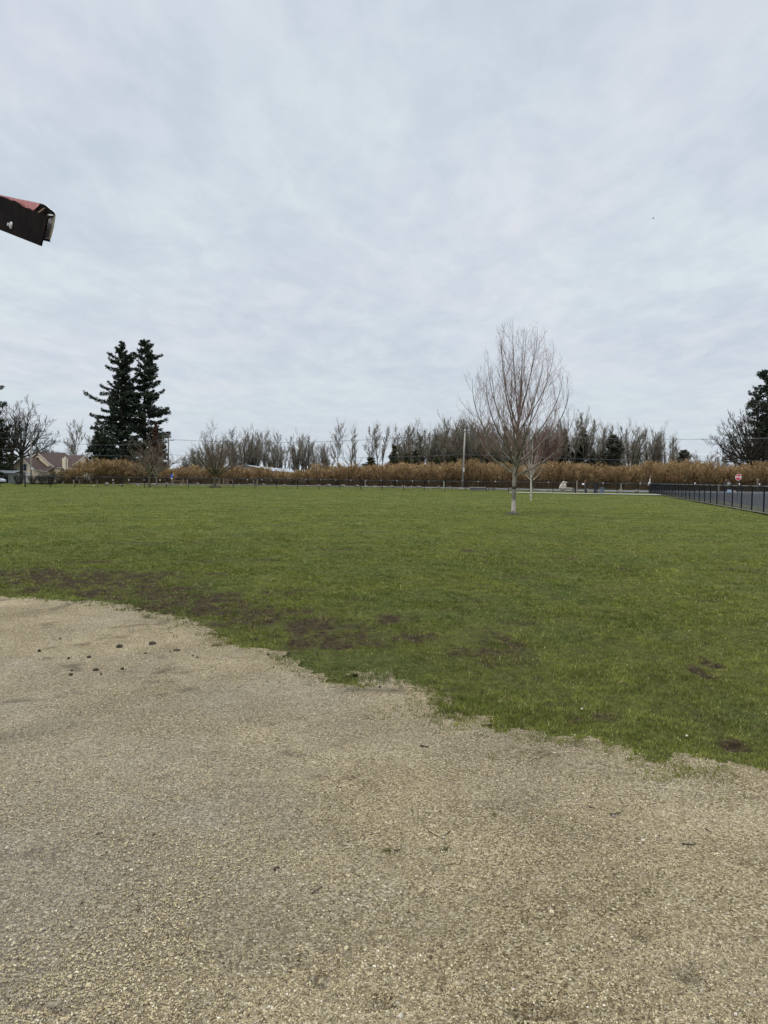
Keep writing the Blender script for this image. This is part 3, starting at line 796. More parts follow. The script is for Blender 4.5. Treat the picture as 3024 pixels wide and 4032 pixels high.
# asphalt lot outside the right fence
def rf(Y): return 21.2 + (Y - 42) * .275      # x of the right fence
lot = [(rf(Y) + 2.3 + (.3 * math.sin(Y * .3)), Y) for Y in (14, 25, 40, 60, 80, 100, 112)]
sheet('parking_lot', lot[::-1] + [(rf(14) + 2.3, 10), (120, 10), (120, 120), (62, 122), (48, 123)][0:], .082, M['asphalt'])
for k in range(5):
    y0 = 118 - k * 9.5
    sheet('bay_line', [(47 + k * .5, y0), (76, y0 - 4), (76, y0 - 3.85), (47 + k * .5, y0 + .15)], .087, M['paint_line'])
vg = mat('verge', (.06, .062, .035), (.12, .11, .07), 1.5, rough=1)
lv = [(rf(Y) - .35, Y) for Y in (14, 25, 40, 60, 80, 100, 112)]
strip('fence_verge', [Vector((a, b, 0)) for a, b in lv], [Vector((a, b, 0)) for a, b in lot], .076, vg)
# pale path along the inside of the fence
strip('footpath', [gnd(x, y) for x, y in ((2004, 1941.6), (2100, 1943.2), (2300, 1946.8), (2450, 1948.8), (2604, 1951.6))], [gnd(x, y) for x, y in ((2004, 1939.6), (2100, 1941), (2300, 1944.4), (2450, 1946.3), (2604, 1948.8))], .09, M['concrete'])

# ------------------------------------------------------------------ chain link fences
FH = 1.5
def chain_panel(Lx, H):
    a = .036; nx = int(Lx / a); nz = int(H / a); pl = []
    for k in range(nx):
        z = np.arange(nz + 1) * a + .03; s = (np.arange(nz + 1) + k) % 2
        pl.append((np.stack([(k + s) * Lx / nx, np.zeros(nz + 1), z], -1), np.full(nz + 1, .0021)))
    v, f = tubes(pl, 3)
    return np_mesh('mesh_panel', v, f)
panel_me = chain_panel(3.05, FH - .06); panel_me.materials.append(M['mesh_black'])
def post_mesh(r, h):
    b = MB(); b.tube([(0, 0, -.1), (0, 0, h)], r, 10); b.tube([(0, 0, h), (0, 0, h + .03), (0, 0, h + .05)], [r * 1.2, r * 1.2, r * .5], 10)
    o = b.build('post', M['post_black'], None, smooth=False); return o
_posts = {}
def fence(name, pts, label, thick=(), skip=(), r=.042):
    root = empty(name, (pts[0].x, pts[0].y, 0), 0, label, 'fence')
    base = Vector((pts[0].x, pts[0].y, 0))
    for i, p in enumerate(pts):
        rr_ = .075 if i in thick else r
        if rr_ not in _posts:
            o = post_mesh(rr_, FH); _posts[rr_] = o.data
        else:
            o = bpy.data.objects.new('post', _posts[rr_]); COL.objects.link(o)
        o.parent = root; o.location = p - base
    mb = MB()
    for i in range(len(pts) - 1):
        mb.tube([pts[i] - base + Vector((0, 0, FH - .02)), pts[i + 1] - base + Vector((0, 0, FH - .02))], .042, 8)
    mb.build('top_rail', M['steel_black'], root, smooth=True)
    mb = MB()
    for i in range(len(pts) - 1):
        mb.tube([pts[i] - base + Vector((0, 0, .06)), pts[i + 1] - base + Vector((0, 0, .06))], .004, 5)
    mb.build('tension_wire', M['steel_black'], root)
    for i in range(len(pts) - 1):
        if i in skip: continue
        d = pts[i + 1] - pts[i]
        o = bpy.data.objects.new('mesh_panel', panel_me); COL.objects.link(o); o.parent = root
        o.location = pts[i] - base; o.rotation_euler = (0, 0, math.atan2(d.y, d.x)); o.scale = (d.length / 3.05, 1, 1)
    return root
fpx = [(-200, 99), (-100, 99), (0, 98.5), (99, 99), (199, 101.5), (295, 104), (385, 106), (481, 107), (569, 107.5), (656, 108), (743, 109.5), (833, 111), (918, 112.5), (1004, 112.5), (1088, 112.5), (1171, 112.3),
       (1256, 112), (1338, 112), (1420, 112), (1505, 111.5), (1589, 110.5), (1670, 110), (1751, 109), (1834, 108), (1915, 107), (2002, 105.5), (2086, 104.3), (2177, 103.2), (2265, 101.8)]
fence('chain_link_fence', [spot(x, Y) for x, Y in fpx], 'long black chain-link fence along the far side of the lawn', thick=(3, 28))
f2 = [(2350, 101), (2429, 100.9), (2512, 100.8), (2604, 100.6)]
fence('chain_link_fence', [spot(x, Y) for x, Y in f2], 'short black chain-link fence run from the gate to the corner', thick=(0,))
ys = []; y_ = 14.0
while y_ < 117: ys.append(y_); y_ += 3.05 / math.sqrt(1 + .275 ** 2)
fence('chain_link_fence', [Vector((rf(y), y, 0)) for y in ys], 'black chain-link fence receding beside the asphalt lot on the right', r=.042)
# gate
g0 = spot(2265, 101.8); g1 = spot(2307, 101.4); g2 = spot(2350, 101)
gt = empty('pedestrian_gate', g0, math.atan2((g2 - g0).y, (g2 - g0).x), 'black metal double gate in the far fence by the trash bin', 'gate')
w1 = (g1 - g0).length; w2 = (g2 - g0).length
for x in (w1 - .06, w1 + .06, w2 - .17, w2 - .30):
    MB().tube([(x, 0, 0), (x, 0, FH + .03)], .04, 8).build('post', M['steel_black'], gt)
for x0, x1 in ((.1, w1 - .12), (w1 + .12, w2 - .4)):
    b = MB()
    for z in (.08, .75, FH - .05): b.tube([(x0, 0, z), (x1, 0, z)], .02, 8)
    for x in (x0, x1): b.tube([(x, 0, .08), (x, 0, FH - .05)], .02, 8)
    lf_ = b.build('gate_leaf', M['steel_black'], gt)
    o = bpy.data.objects.new('mesh_panel', panel_me); COL.objects.link(o); o.parent = lf_; o.location = (x0, 0, 0); o.scale = ((x1 - x0) / 3.05, 1, .97)
MB().box((w2 - .24, 0, FH * .5), (.26, .05, FH)).build('latch_plate', M['steel_black'], gt)
MB().box((w1 - .3, -.05, 0), (.001, .001, .001)) 

# trash bin
p = spot(2369, 100.4)
tb = empty('trash_bin', p, 0, 'blue-grey trash bin with black lid and bag hood beside the gate', 'trash bin')
MB().tube([(0, 0, 0), (0, 0, .1), (0, 0, .85)], [.24, .26, .31], 16).build('body', M['bin_grey'], tb, smooth=False)
b = MB()
for k in range(12):
    a = 2 * PI * k / 12; b.bar((.262 * math.cos(a), .262 * math.sin(a), .1), (.318 * math.cos(a), .318 * math.sin(a), .83), .02)
b.build('rib', M['bin_grey'], tb)
MB().tube([(0, 0, .85), (0, 0, .90), (0, 0, .97)], [.37, .38, .26], 16).build('lid', M['black_plastic'], tb)
MB().tube([(-.28, 0, .85), (-.4, 0, 1.0), (-.22, 0, 1.2)], .03, 6).build('liner', M['black_plastic'], tb)

# stakes with white caps beyond the fence
caps = [(445, 1890, 140), (507, 1890, 141), (568, 1890, 142), (630, 1890, 143), (975, 1888, 150), (1031, 1888, 150), (1204, 1888, 152), (1263, 1889, 152), (1322, 1890, 152), (1381, 1891, 152), (1441, 1891.5, 152),
        (1501, 1892, 152), (1563, 1893, 150), (1624, 1894, 148), (1688, 1895, 146), (1882, 1896.5, 140), (1950, 1896.5, 138), (2017, 1897, 136), (2158, 1899.5, 132), (2230, 1899, 130), (2374, 1902.5, 128), (2520, 1904, 126), (2735, 1903, 124), (2910, 1906, 122), (2990, 1907, 122)]
grp = 'slim marker stakes with white caps beyond the far fence'
for (x, y, Y) in caps:
    z = hgt(x, y, Y); e = empty('marker_stake', spot(x, Y), 0, 'slim dark marker stake with a small white cap on the verge beyond the far fence', 'marker stake', grp)
    MB().bar((0, 0, -.05), (0, 0, z - .1), .035).build('stake', M['pole_dark'], e)
    b = MB(); b.box((0, 0, z), (.13, .10, .24)); b.build('cap', M['sign_white'], e, bevel=.01)

# ------------------------------------------------------------------ wooden posts
def wpost(x, Y, ytop, w, label, m, name='wooden_post', round_=True, lean=0.0):
    h = hgt(x, ytop, Y); b = MB()
    n = 9; pts = [(lean * h * k / 3, 0, -.1 + (h + .1) * k / 3) for k in range(4)]
    b.tube(pts, [w * .55, w * .52, w * .5, w * .46], n)
    o = b.build(name, m, None); o.location = spot(x, Y)
    return tag(o, label, 'post')
wpost(2271, 101.2, 1891, .17, 'round brown wooden post standing against the black gate post', M['wood_weather'])
wpost(2303, 101.6, 1891, .17, 'brown wooden post in the middle of the gate with white plate', M['wood_red'])
wpost(1748, 138, 1893, .24, 'pale weathered post left of the tall light pole base', M['pole_wood'])
wpost(2445, 140, 1903, .19, 'short pale post beyond the fence, behind a boulder right of the bin', M['pole_wood'])
wpost(1438, 150, 1891, .16, 'thin pale post among the boulders at mid field', M['pole_wood'])
wpost(2829, 126, 1908, .22, 'grey post beyond the lot, seen through the right fence', M['pole_wood'])
wpost(248, 140, 1896, .2, 'grey fence post in front of the cream house wing', M['wood_weather'])
wpost(291, 138, 1888, .26, 'thick pale post right of the house, nearest the fence post', M['wood_weather'])
wpost(383, 138, 1888, .17, 'pale post left of the tapered grey stones', M['wood_weather'])
wpost(313, 136, 1888, .30, 'leaning dark stump-like post under the hazel branches', M['pole_dark'], lean=-.03)
s_ = MB(); s_.box((0, 0, 0), (.30, .02, .19)); o = s_.build('notice_plate', M['sign_white'], None, bevel=.004); o.location = at(2296, 1906, 101.2); tag(o, 'small blank white plate fixed beside the gate post', 'sign')
MB().bar((0, 0, -.6), (0, 0, .1), .03)

def braces(label, posts, bars, Y, name='fence_brace'):
    x0 = posts[0][0]; root = empty(name, spot(x0, Y), 0, label, 'fence brace'); o = root.location
    for (x, yt) in posts:
        p = spot(x, Y) - o; h = hgt(x, yt, Y)
        MB().tube([(p.x, 0, -.1), (p.x, 0, h)], .10, 8).build('post', M['wood_weather'], root)
    for (xa, ya, xb, yb) in bars:
        a = at(xa, ya, Y + .0) - o; b_ = at(xb, yb, Y) - o
        MB().bar(a, b_, .13, .12).build('rail', M['wood_red'], root)
    return root
braces('wooden corner brace with rail and two diagonals, beside the blue sign', [(681, 1886), (720.5, 1885), (738.5, 1885)], [(683, 1893.5, 720, 1893.5), (721, 1893.5, 738, 1894), (693, 1911, 719, 1897), (722, 1898, 736, 1910)], 143)
braces('wooden end brace with rail and diagonals right of the spreading tree', [(864, 1886), (880, 1885), (917, 1884), (898, 1884)], [(880, 1890, 917, 1890), (884, 1896, 906, 1909), (848, 1908, 863, 1896)], 146)
braces('small wooden brace with one diagonal below the white barn roof', [(997.5, 1887), (1013, 1887)], [(1001, 1909, 1012, 1899)], 150)

# signs
p0 = spot(675, 141)
sg = empty('road_sign', p0, 0, 'blue sign above a white disc on a pale post, left of the wooden brace', 'road sign')
MB().bar((0, .02, -.05), (0, .02, hgt(675, 1868, 141)), .09, .06).build('post', M['wood_weather'], sg)
o = MB().box((at(676.5, 1873, 141) - p0), (.48, .025, .62)).build('panel', M['sign_blue'], sg, bevel=.01)
MB().box((at(678.5, 1872, 141) - p0) - Vector((0, .02, 0)), (.14, .008, .2)).build('symbol', M['sign_ltblue'], o)
c = at(676.5, 1883.3, 141) - p0
MB().tube([c + Vector((0, -.015, 0)), c + Vector((0, .015, 0))], .17, 18).build('disc', M['sign_white'], sg)
p0 = spot(2556, 121)
sg = empty('sign_post', p0, 0, 'tall thin post with small white boards, just left of the fence corner', 'sign')
MB().bar((0, .02, -.05), (.16, .02, hgt(2559, 1869, 121)), .06).build('post', M['pole_wood'], sg)
for (x, y, w, h) in ((2558.5, 1892.5, .13, .55), (2553.5, 1904.5, .16, .55), (2558.8, 1904.5, .16, .55)):
    MB().box(at(x, y, 121) - p0 - Vector((0, .03, 0)), (w, .015, h)).build('board', M['sign_white'], sg)

# stop sign
def text_mesh(txt, size, m, parent, loc, ext=.004):
    cu = bpy.data.curves.new('lettering', 'FONT'); cu.body = txt; cu.size = size; cu.extrude = ext; cu.align_x = 'CENTER'; cu.align_y = 'CENTER'; cu.offset = size * .022
    t = bpy.data.objects.new('lettering', cu); COL.objects.link(t)
    dg = bpy.context.evaluated_depsgraph_get(); me = bpy.data.meshes.new_from_object(t.evaluated_get(dg))
    bpy.data.objects.remove(t); me.name = 'lettering'; me.materials.clear()
    o = link_mesh('lettering', me, m, parent); o.location = loc; o.rotation_euler = (PI / 2, 0, 0)
    return o
YS = 90.0; p0 = spot(2905, YS); cz = hgt(2905, 1879, YS)
ss = empty('stop_sign', p0, 0, 'red octagonal stop sign reading STOP above the right fence', 'stop sign')
MB().bar((0, .03, -.05), (.0, .03, cz + .52), .06, .05).build('post', M['pole_dark'], ss)
def octo(r): return [Vector((r * math.cos(PI / 8 + k * PI / 4), 0, cz + r * math.sin(PI / 8 + k * PI / 4))) for k in range(8)]
rim = MB().prism(octo(.405), (0, .006, 0)).build('rim', M['sign_white'], ss)
fce = MB().prism([v - Vector((0, .004, 0)) for v in octo(.365)], (0, .003, 0)).build('face', M['sign_red'], ss)
lt = text_mesh('STOP', .31, M['sign_white'], ss, (0, -.008, cz + .0)); lt.scale = (.95, 1.12, 1)

Y2 = 127.0; p0 = spot(2871, Y2)
ys_ = empty('yard_sign', p0, 0, 'light blue and white board sign seen through the right fence', 'sign')
c = at(2871.5, 1933.5, Y2) - p0
MB().box(c, (.74, .03, .50)).build('board', M['sign_ltblue'], ys_)
for dx in (-.2, .17): MB().box(c + Vector((dx, -.02, .03)), (.2, .01, .34)).build('panel', M['sign_white'], ys_)
for dx in (-.33, .33): MB().bar((c.x + dx, .02, -.05), (c.x + dx, .02, c.z + .25), .04).build('leg', M['pole_dark'], ys_)
p0 = spot(2890, Y2)
bn = empty('banner', p0, 0, 'faded pink and white tapered banner right of the blue board sign', 'banner')
c = at(2890, 1934.5, Y2) - p0
MB().prism([c + Vector(v) for v in ((-.36, 0, -.18), (.28, 0, -.26), (.36, 0, .02), (.30, 0, .14), (-.36, 0, .2))], (0, .02, 0)).build('cloth', M['sign_pink'], bn)
for dx in (-.34, .3): MB().bar((c.x + dx, .03, -.05), (c.x + dx, .03, c.z + .2), .03).build('stake', M['pole_dark'], bn)

# ------------------------------------------------------------------ utility poles and wires
def pole(x, Y, ytop, label, arms=(), r=(.17, .11), lean=0.0, m=None, extra=None, name='utility_pole'):
    m = m or M['pole_wood']; p = spot(x, Y); h = hgt(x, ytop, Y)
    root = empty(name, p, 0, label, 'utility pole')
    MB().tube([(0, 0, -.3), (lean * .5, 0, h * .5), (lean, 0, h)], [r[0], (r[0] + r[1]) / 2, r[1]], 10).build('pole', m, root, smooth=True)
    for (ya, w, dx) in arms:
        z = hgt(x, ya, Y)
        a = MB().box((lean * z / h + dx, -.14, z), (w, .1, .13)).build('crossarm', M['pole_dark'], root)
        for k in (-.46, -.2, .2, .46):
            MB().tube([(lean * z / h + dx + k * w, -.14, z + .06), (lean * z / h + dx + k * w, -.14, z + .14), (lean * z / h + dx + k * w, -.14, z + .26)], [.03, .07, .05], 8).build('insulator', M['frame_grey'], a)
    return root, p, h
ra_, pa, ha = pole(123, 148, 1722, 'grey utility pole in front of the cream gabled house', [(1727, 2.1, 0)], m=M['pole_wood'], r=(.19, .13))
z = hgt(123, 1845, 148); MB().box((.28, -.1, z), (.3, .3, .5)).build('meter_box', M['frame_grey'], ra_)
rb_, pb, hb = pole(663, 182, 1712, 'dark wooden utility pole with two crossarms and a yellow guy guard', [(1719.5, 1.9, -.1), (1734, 3.0, 0)], m=M['pole_dark'], r=(.2, .13))
for y, s_ in ((1800, .25), (1845, .25)):
    MB().box((-.3 if y == 1800 else .1, -.25, hgt(663, y, 182)), (s_, .25, .6)).build('pole_box', M['frame_grey'], rb_)
ga = at(665, 1738, 182) - pb; gb = at(682, 1861, 178) - pb; gc = spot(692.5, 176) - pb
MB().tube([ga, gb], .02, 5).build('guy_wire', M['wire'], rb_)
MB().tube([gb, gc], .09, 8).build('guy_guard', M['yellow'], rb_)
rc_, pc_, hc = pole(1820.5, 172, 1688, 'tall pale wooden pole beside the road at mid field', [(1699, 1.4, .35)], r=(.24, .16), lean=.42)
MB().box((.25, -.3, hgt(1826, 1849, 172)), (.16, .2, .95)).build('conduit', M['sign_white'], rc_)
MB().tube([(0, 0, hgt(1820, 1891, 172) - .1), (0, 0, hgt(1820, 1891, 172) + .1)], .29, 10).build('collar', M['pole_wood'], rc_)
rd_, pd, hd = pole(3420, 165, 1700, 'utility pole standing outside the right edge of the view', [(1712, 2.2, 0)], r=(.2, .13))
pz = spot(-560, 118)
wgrp = 'overhead power lines strung between the poles'
def wire(ptsA, label, r=.022, sag=.9):
    mb = MB()
    for a, b_ in zip(ptsA[:-1], ptsA[1:]):
        pts = []
        for k in range(13):
            t = k / 12; q = a.lerp(b_, t); pts.append(q - Vector((0, 0, sag * 4 * t * (1 - t))))
        mb.tube(pts, r, 4, cap=False)
    return tag(mb.build('power_line', M['wire'], None), label, 'power line', wgrp)
def armpt(p, x, y, Y, dx=0): return Vector((p.x + dx, p.y - .14, hgt(x, y, Y) + .26))
for dx, lab in ((-.95, 'left phase'), (.95, 'right phase')):
    wire([Vector((pz.x + dx, pz.y, 11.2)), armpt(pa, 123, 1727, 148, dx), armpt(pb, 663, 1734, 182, dx * 1.4), armpt(pc_, 1820, 1699, 172, dx * .5 + .7) - Vector((0, 0, .3)), armpt(pd, 3420, 1712, 165, dx)],
         'highest overhead line strung from pole to pole across the sky' if dx < 0 else 'upper overhead line running just below the highest one', sag=1.5)
wire([Vector((pz.x, pz.y, 8.0)), pa + Vector((0, -.2, hgt(123, 1768, 148))), pb + Vector((0, -.25, hgt(663, 1790, 182))), pc_ + Vector((.2, -.25, hgt(1820, 1790, 172))), pd + Vector((0, -.2, 7.4))], 'thick low communication cable halfway up the poles', r=.028, sag=.8)

# ------------------------------------------------------------------ boulders
def boulder(x, yb, wp, hp, rock, lab, name='boulder', cat='boulder', grp=True, Y=None, seed=None):
    R = random.Random(int(x * 7 + yb) if seed is None else seed)
    p = gnd(x, yb) if Y is None else spot(x, Y)
    px = F / p.y; w = wp / px; h = hp / px
    bm = bmesh.new(); bmesh.ops.create_icosphere(bm, subdivisions=3, radius=1)
    planes = [(Vector((R.gauss(0, 1), R.gauss(0, 1), R.gauss(0, .7))).normalized(), R.uniform(.62, .92)) for _ in range(9)]
    off = Vector((R.uniform(0, 50), R.uniform(0, 50), R.uniform(0, 50)))
    from mathutils import noise as mn
    for v in bm.verts:
        for n, d in planes:
            t = v.co.dot(n)
            if t > d: v.co -= n * (t - d) * .92
        v.co *= 1 + .12 * mn.noise(v.co * 1.6 + off) + .05 * mn.noise(v.co * 5 + off)
        v.co.z = max(v.co.z, -.55)
    zs = [v.co.z for v in bm.verts]; xs_ = [v.co.x for v in bm.verts]; z0 = min(zs); z1 = max(zs); x0 = min(xs_); x1 = max(xs_)
    for v in bm.verts:
        v.co.z = (v.co.z - z0) / (z1 - z0) * h * 1.08 - h * .08; v.co.x = (v.co.x - (x0 + x1) / 2) / (x1 - x0) * w; v.co.y = v.co.y * w * .42
    me = bpy.data.meshes.new(name); bm.to_mesh(me); bm.free()
    o = link_mesh(name, me, rock, None); o.location = p + Vector((0, w * .4, 0))
    tag(o, lab, cat, 'boulders lined up beyond the far fence' if grp else None)
    return o
bl = [(418, 1913, 18, 15, 'squat grey boulder right of the pale post near the firs'), (446, 1913, 10, 14, 'narrow tapered grey stone under the fir trees'), (474, 1913, 20, 7, 'low dark boulder below the tall firs'),
      (540, 1913, 15, 6, 'low grey boulder left of the small mossy tree'), (603, 1912, 20, 10, 'grey boulder just right of the small mossy tree trunk'), (643, 1912, 9, 9, 'small grey boulder touching the big split boulder'),
      (656, 1912, 19, 13, 'big pale-topped boulder left of the blue sign'), (684, 1911, 9, 5, 'small pale rock at the foot of the yellow guy guard'), (713, 1911, 13, 6, 'pale rock lying inside the wooden brace'),
      (776, 1912, 14, 12, 'blocky upright boulder between the wooden brace and spreading tree'), (905, 1912, 12, 5, 'small rock under the brace right of the spreading tree'), (940, 1911, 10, 6, 'small rock right of the wooden end brace'), (984, 1911, 20, 6, 'long low rock left of the small brace'),
      (1037, 1913, 16, 10, 'blocky dark boulder right of the small brace'), (1076, 1913, 9, 6, 'small blackish rock below the barn roof'), (1119, 1913, 17, 6, 'wide low rock below the barn roof end'),
      (1211, 1914, 20, 4, 'very flat rock right of the barn roof'), (1254, 1914, 17, 7, 'small reddish rock at a fence post, left of mid field'), (1293, 1915.5, 22, 9, 'rounded boulder below the tallest lone far tree'), (1350, 1917, 22, 9, 'reddish wide boulder below the twin slim trees'),
      (1406, 1917.5, 21, 8, 'wide boulder left of the thin pale post'), (1440, 1918, 19, 7, 'boulder at the foot of the thin pale post'), (1476, 1919, 20, 7, 'first boulder right of the thin pale post'), (1511, 1920, 21, 7, 'low boulder below the ivy-clad far tree'),
      (1544, 1921, 18, 9, 'squarish boulder near mid field, before the split one'), (1588, 1921, 20, 9, 'boulder with a pale left face behind a fence post'), (1618, 1922, 17, 9, 'pale-topped blocky boulder near mid field'), (1649, 1922.5, 19, 10, 'round dark boulder right of the pale-topped one'),
      (1692, 1925, 16, 4, 'flat dark rock between round boulder and pale post'), (1729, 1925, 14, 13, 'tall pointed boulder left of the pale weathered post'), (1772, 1926, 12, 12, 'upright boulder right of the pale weathered post'), (1814, 1926, 26, 7, 'long flat boulder at the foot of the tall pole'),
      (1955, 1928, 14, 8, 'rounded boulder right of the low concrete wall'), (2008, 1931, 16, 10, 'pale boulder just left of the big bare maple trunk'), (2049, 1932, 16, 9, 'boulder between the maple and the small white-trunk tree'), (2098, 1934, 12, 13, 'boulder right behind the small white-trunk tree'),
      (2131, 1935, 11, 4, 'flat rock right of the small white-trunk tree'), (2145, 1935.5, 13, 5, 'second flat rock right of the small white-trunk tree'), (2218, 1937, 20, 14, 'big dark boulder in front of the pale wedge rock'), (2257, 1937, 13, 16, 'boulder half hidden behind the left gate post'),
      (2311, 1939, 20, 17, 'reddish boulder seen through the gate'), (2446, 1941, 20, 14, 'dark boulder right of the trash bin'), (2514, 1942, 25, 14, 'large brown boulder near the fence corner')]
for (x, yb, w, h, lab) in bl: boulder(x, yb, w, h, M['rock'], lab)
boulder(1896, 1920, 11, 6, M['wood_red'], 'small reddish rounded rock peeking over the low concrete wall', grp=False, Y=150)
boulder(369, 1914, 9, 4, M['rock_pale'], 'small cream rock left of the tapered stones', grp=False)
# pale wedge rock and white slab
Yw = 150.0; p0 = spot(2217, Yw); q = lambda x, y: at(x, y, Yw) - p0
bm_ = MB().prism([q(2203, 1924), q(2207, 1912), q(2214, 1901), q(2221, 1894), (q(2229, 1900)), q(2231, 1924)], (0, .7, 0))
o = bm_.build('wedge_rock', M['rock_pale'], None, bevel=.05); o.location = p0; tag(o, 'pale tan wedge-shaped rock leaning beside the road, left of the gate', 'rock')
o = MB().box((0, 0, .12), (1.15, .5, .24)).build('stone_slab', M['concrete'], None, bevel=.03); o.location = spot(2240, 146) + Vector((0, 0, .25)); tag(o, 'flat white slab beside the pale wedge rock', 'slab')
o.rotation_euler = (0, .05, .2)
# low concrete wall
p0 = spot(1883, 124)
lw = empty('concrete_wall', p0, 0, 'low grey concrete wall segment between the tall pole and the maple', 'low wall')
MB().box((0, 0, .22), (2.65, .5, .44)).build('wall', M['road'], lw, bevel=.03)
MB().box((0, 0, .50), (2.75, .62, .10)).build('coping', M['concrete'], lw, bevel=.015)
o = MB().box((0, 0, .2), (1.1, .4, .4)).build('concrete_block', M['road'], None, bevel=.04); o.location = spot(1934, 126); tag(o, 'dark concrete block at the right end of the low wall', 'block')
o = MB().box((0, 0, .22), (.13, .13, .44)).build('stub_post', M['concrete'], None, bevel=.02); o.location = spot(1932, 122); tag(o, 'short pale stub post in front of the dark concrete block', 'post')
#SECTION4
# ------------------------------------------------------------------ house
YH = 162.0
ph = spot(148, YH); K = YH / F
house = empty('farm_house', ph, math.radians(65), 'cream house with brown gabled roofs left of the tall firs', 'house')
ca = math.cos(math.radians(40)); sa = math.sin(math.radians(40))
def gable(parent, u0, u1, v0, v1, ze, zr, along, oh=.35, base=0.0, vent=False, name='wall'):
    """gabled block; ridge along 'u' or 'v'. local axes: x=u, y=-v (turned by the parent's rotation)"""
    def P(u, v, z): return (u, -v, z)
    mb = MB(); rf_ = MB(); fs = MB()
    if along == 'u':
        vm = (v0 + v1) / 2
        ends = [[P(u, v0, base), P(u, v1, base), P(u, v1, ze), P(u, vm, zr), P(u, v0, ze)] for u in (u0, u1)]
        mb.v = [Vector(p) for e in ends for p in e]; mb.v = [tuple(v) for v in mb.v]
        mb.f = [(0, 1, 2, 3, 4), (9, 8, 7, 6, 5), (1, 6, 7, 2), (0, 4, 9, 5)]
        sl = (zr - ze) / (v1 - vm)
        for sgn, ve in ((1, v1), (-1, v0)):
            e = ve + sgn * oh; zE = ze - sl * oh + .05
            poly = [P(u0 - oh, vm, zr + .06), P(u0 - oh, e, zE), P(u1 + oh, e, zE), P(u1 + oh, vm, zr + .06)]
            rf_.prism(poly, (0, 0, .14))
            for uu in (u0 - oh, u1 + oh):
                fs.bar(P(uu, vm, zr + .04), P(uu, e, zE), .07, .24)
            fs.bar(P(u0 - oh, e, zE + .02), P(u1 + oh, e, zE + .02), .10, .16)
    else:
        um = (u0 + u1) / 2
        ends = [[P(u0, v, base), P(u1, v, base), P(u1, v, ze), P(um, v, zr), P(u0, v, ze)] for v in (v0, v1)]
        mb.v = [tuple(p) for e in ends for p in e]
        mb.f = [(0, 1, 2, 3, 4), (9, 8, 7, 6, 5), (1, 6, 7, 2), (0, 4, 9, 5)]
        sl = (zr - ze) / (u1 - um)
        for sgn, ue in ((1, u1), (-1, u0)):
            e = ue + sgn * oh; zE = ze - sl * oh + .05
            poly = [P(um, v0 - oh, zr + .06), P(e, v0 - oh, zE), P(e, v1 + oh, zE), P(um, v1 + oh, zr + .06)]
            rf_.prism(poly, (0, 0, .14))
            for vv in (v0 - oh, v1 + oh): fs.bar(P(um, vv, zr + .04), P(e, vv, zE), .07, .24)
            fs.bar(P(e, v0 - oh, zE + .02), P(e, v1 + oh, zE + .02), .10, .16)
    w = mb.build('wall', M['cream'], parent); r = rf_.build('roof', M['roof_brown'], parent); f_ = fs.build('fascia', M['trim'], parent)
    return w, r
U = lambda px: (px - 148) * K          # screen metres from the main gable's ridge end
gable(house, 0, 6.8, -4.6, 5.2, 3.5, 6.6, 'u')
gable(house, -3.8, 1.2, -4.0, 4.0, 2.85, 5.25, 'u')
gable(house, 5.6, 11.0, -2.2, 4.9, 4.2, 6.15, 'v')
# porch roof in front of the main gable
pr = MB(); P = lambda u, v, z: (u, -v, z)
pr.prism([P(.05, 2.0, 3.55), P(.05, 5.9, 3.55), P(-2.9, 6.6, 2.45), P(-2.9, 3.6, 2.45)], (0, 0, .12))
pr.build('porch_roof', M['roof_brown'], house)
pf = MB(); pf.bar(P(-2.95, 3.6, 2.47), P(-2.95, 6.65, 2.47), .08, .2); pf.bar(P(-2.7, 6.3, 0), P(-2.7, 6.3, 2.45), .16); pf.build('porch_beam', M['trim'], house)
# chimney
ch = MB().box((2.3, -5.75, 2.75), (.8, .8, 5.5)).build('chimney', M['cream'], house)
MB().tube([(2.3, -5.75, 5.5), (2.3, -5.75, 5.75), (2.3, -5.75, 5.95)], [.2, .2, .3], 8).build('chimney_cap', M['galv'], ch)
MB().bar((2.3, -6.17, 0), (2.3, -6.17, 5.4), .1, .06).build('downpipe', M['pole_dark'], ch)
def window(parent, c, w, h, axis, panes=2):
    """axis 'u': lies on a wall facing -u ; 'v': on a wall facing +v"""
    fr = MB(); gl = MB(); t = .09
    if axis == 'u':
        u, v, z = c; X_ = lambda dv, dz, dp=0: (u - .03 - dp, -(v + dv), z + dz)
    else:
        u, v, z = c; X_ = lambda dv, dz, dp=0: (u + dv, -(v + .03 + dp), z + dz)
    fr.bar(X_(-w / 2, -h / 2), X_(w / 2, -h / 2), t); fr.bar(X_(-w / 2, h / 2), X_(w / 2, h / 2), t)
    for d in (-w / 2, 0, w / 2): fr.bar(X_(d, -h / 2 + t / 2), X_(d, h / 2 - t / 2), t)
    fr.bar(X_(-w / 2, .02), X_(w / 2, .02), .05)
    f_ = fr.build('window', M['frame_grey'], parent)
    s = .02
    gl.prism([X_(-w / 2, -h / 2, -.01), X_(w / 2, -h / 2, -.01), X_(w / 2, h / 2, -.01), X_(-w / 2, h / 2, -.01)], (.015 if axis == 'u' else 0, .015 if axis == 'v' else 0, 0))
    gl.build('pane', M['glass_dark'], f_)
window(house, (-3.8, .35, 3.35), 1.95, 1.35, 'u')
window(house, (8.6, 4.9, 3.0), 1.0, .8, 'v')
vt = MB().tube([(-.07, -.2, 5.15), (.02, -.2, 5.15)], .42, 16).build('vent', M['roof_brown'], house)
MB().tube([(-.09, -.2, 5.15), (-.07, -.2, 5.15)], .26, 16).build('vent_louvre', M['pole_dark'], vt)
MB().box((-3.85, 0, 1.15), (.06, 4.9, 2.3)).build('garage_door', M['paint_white'], house)

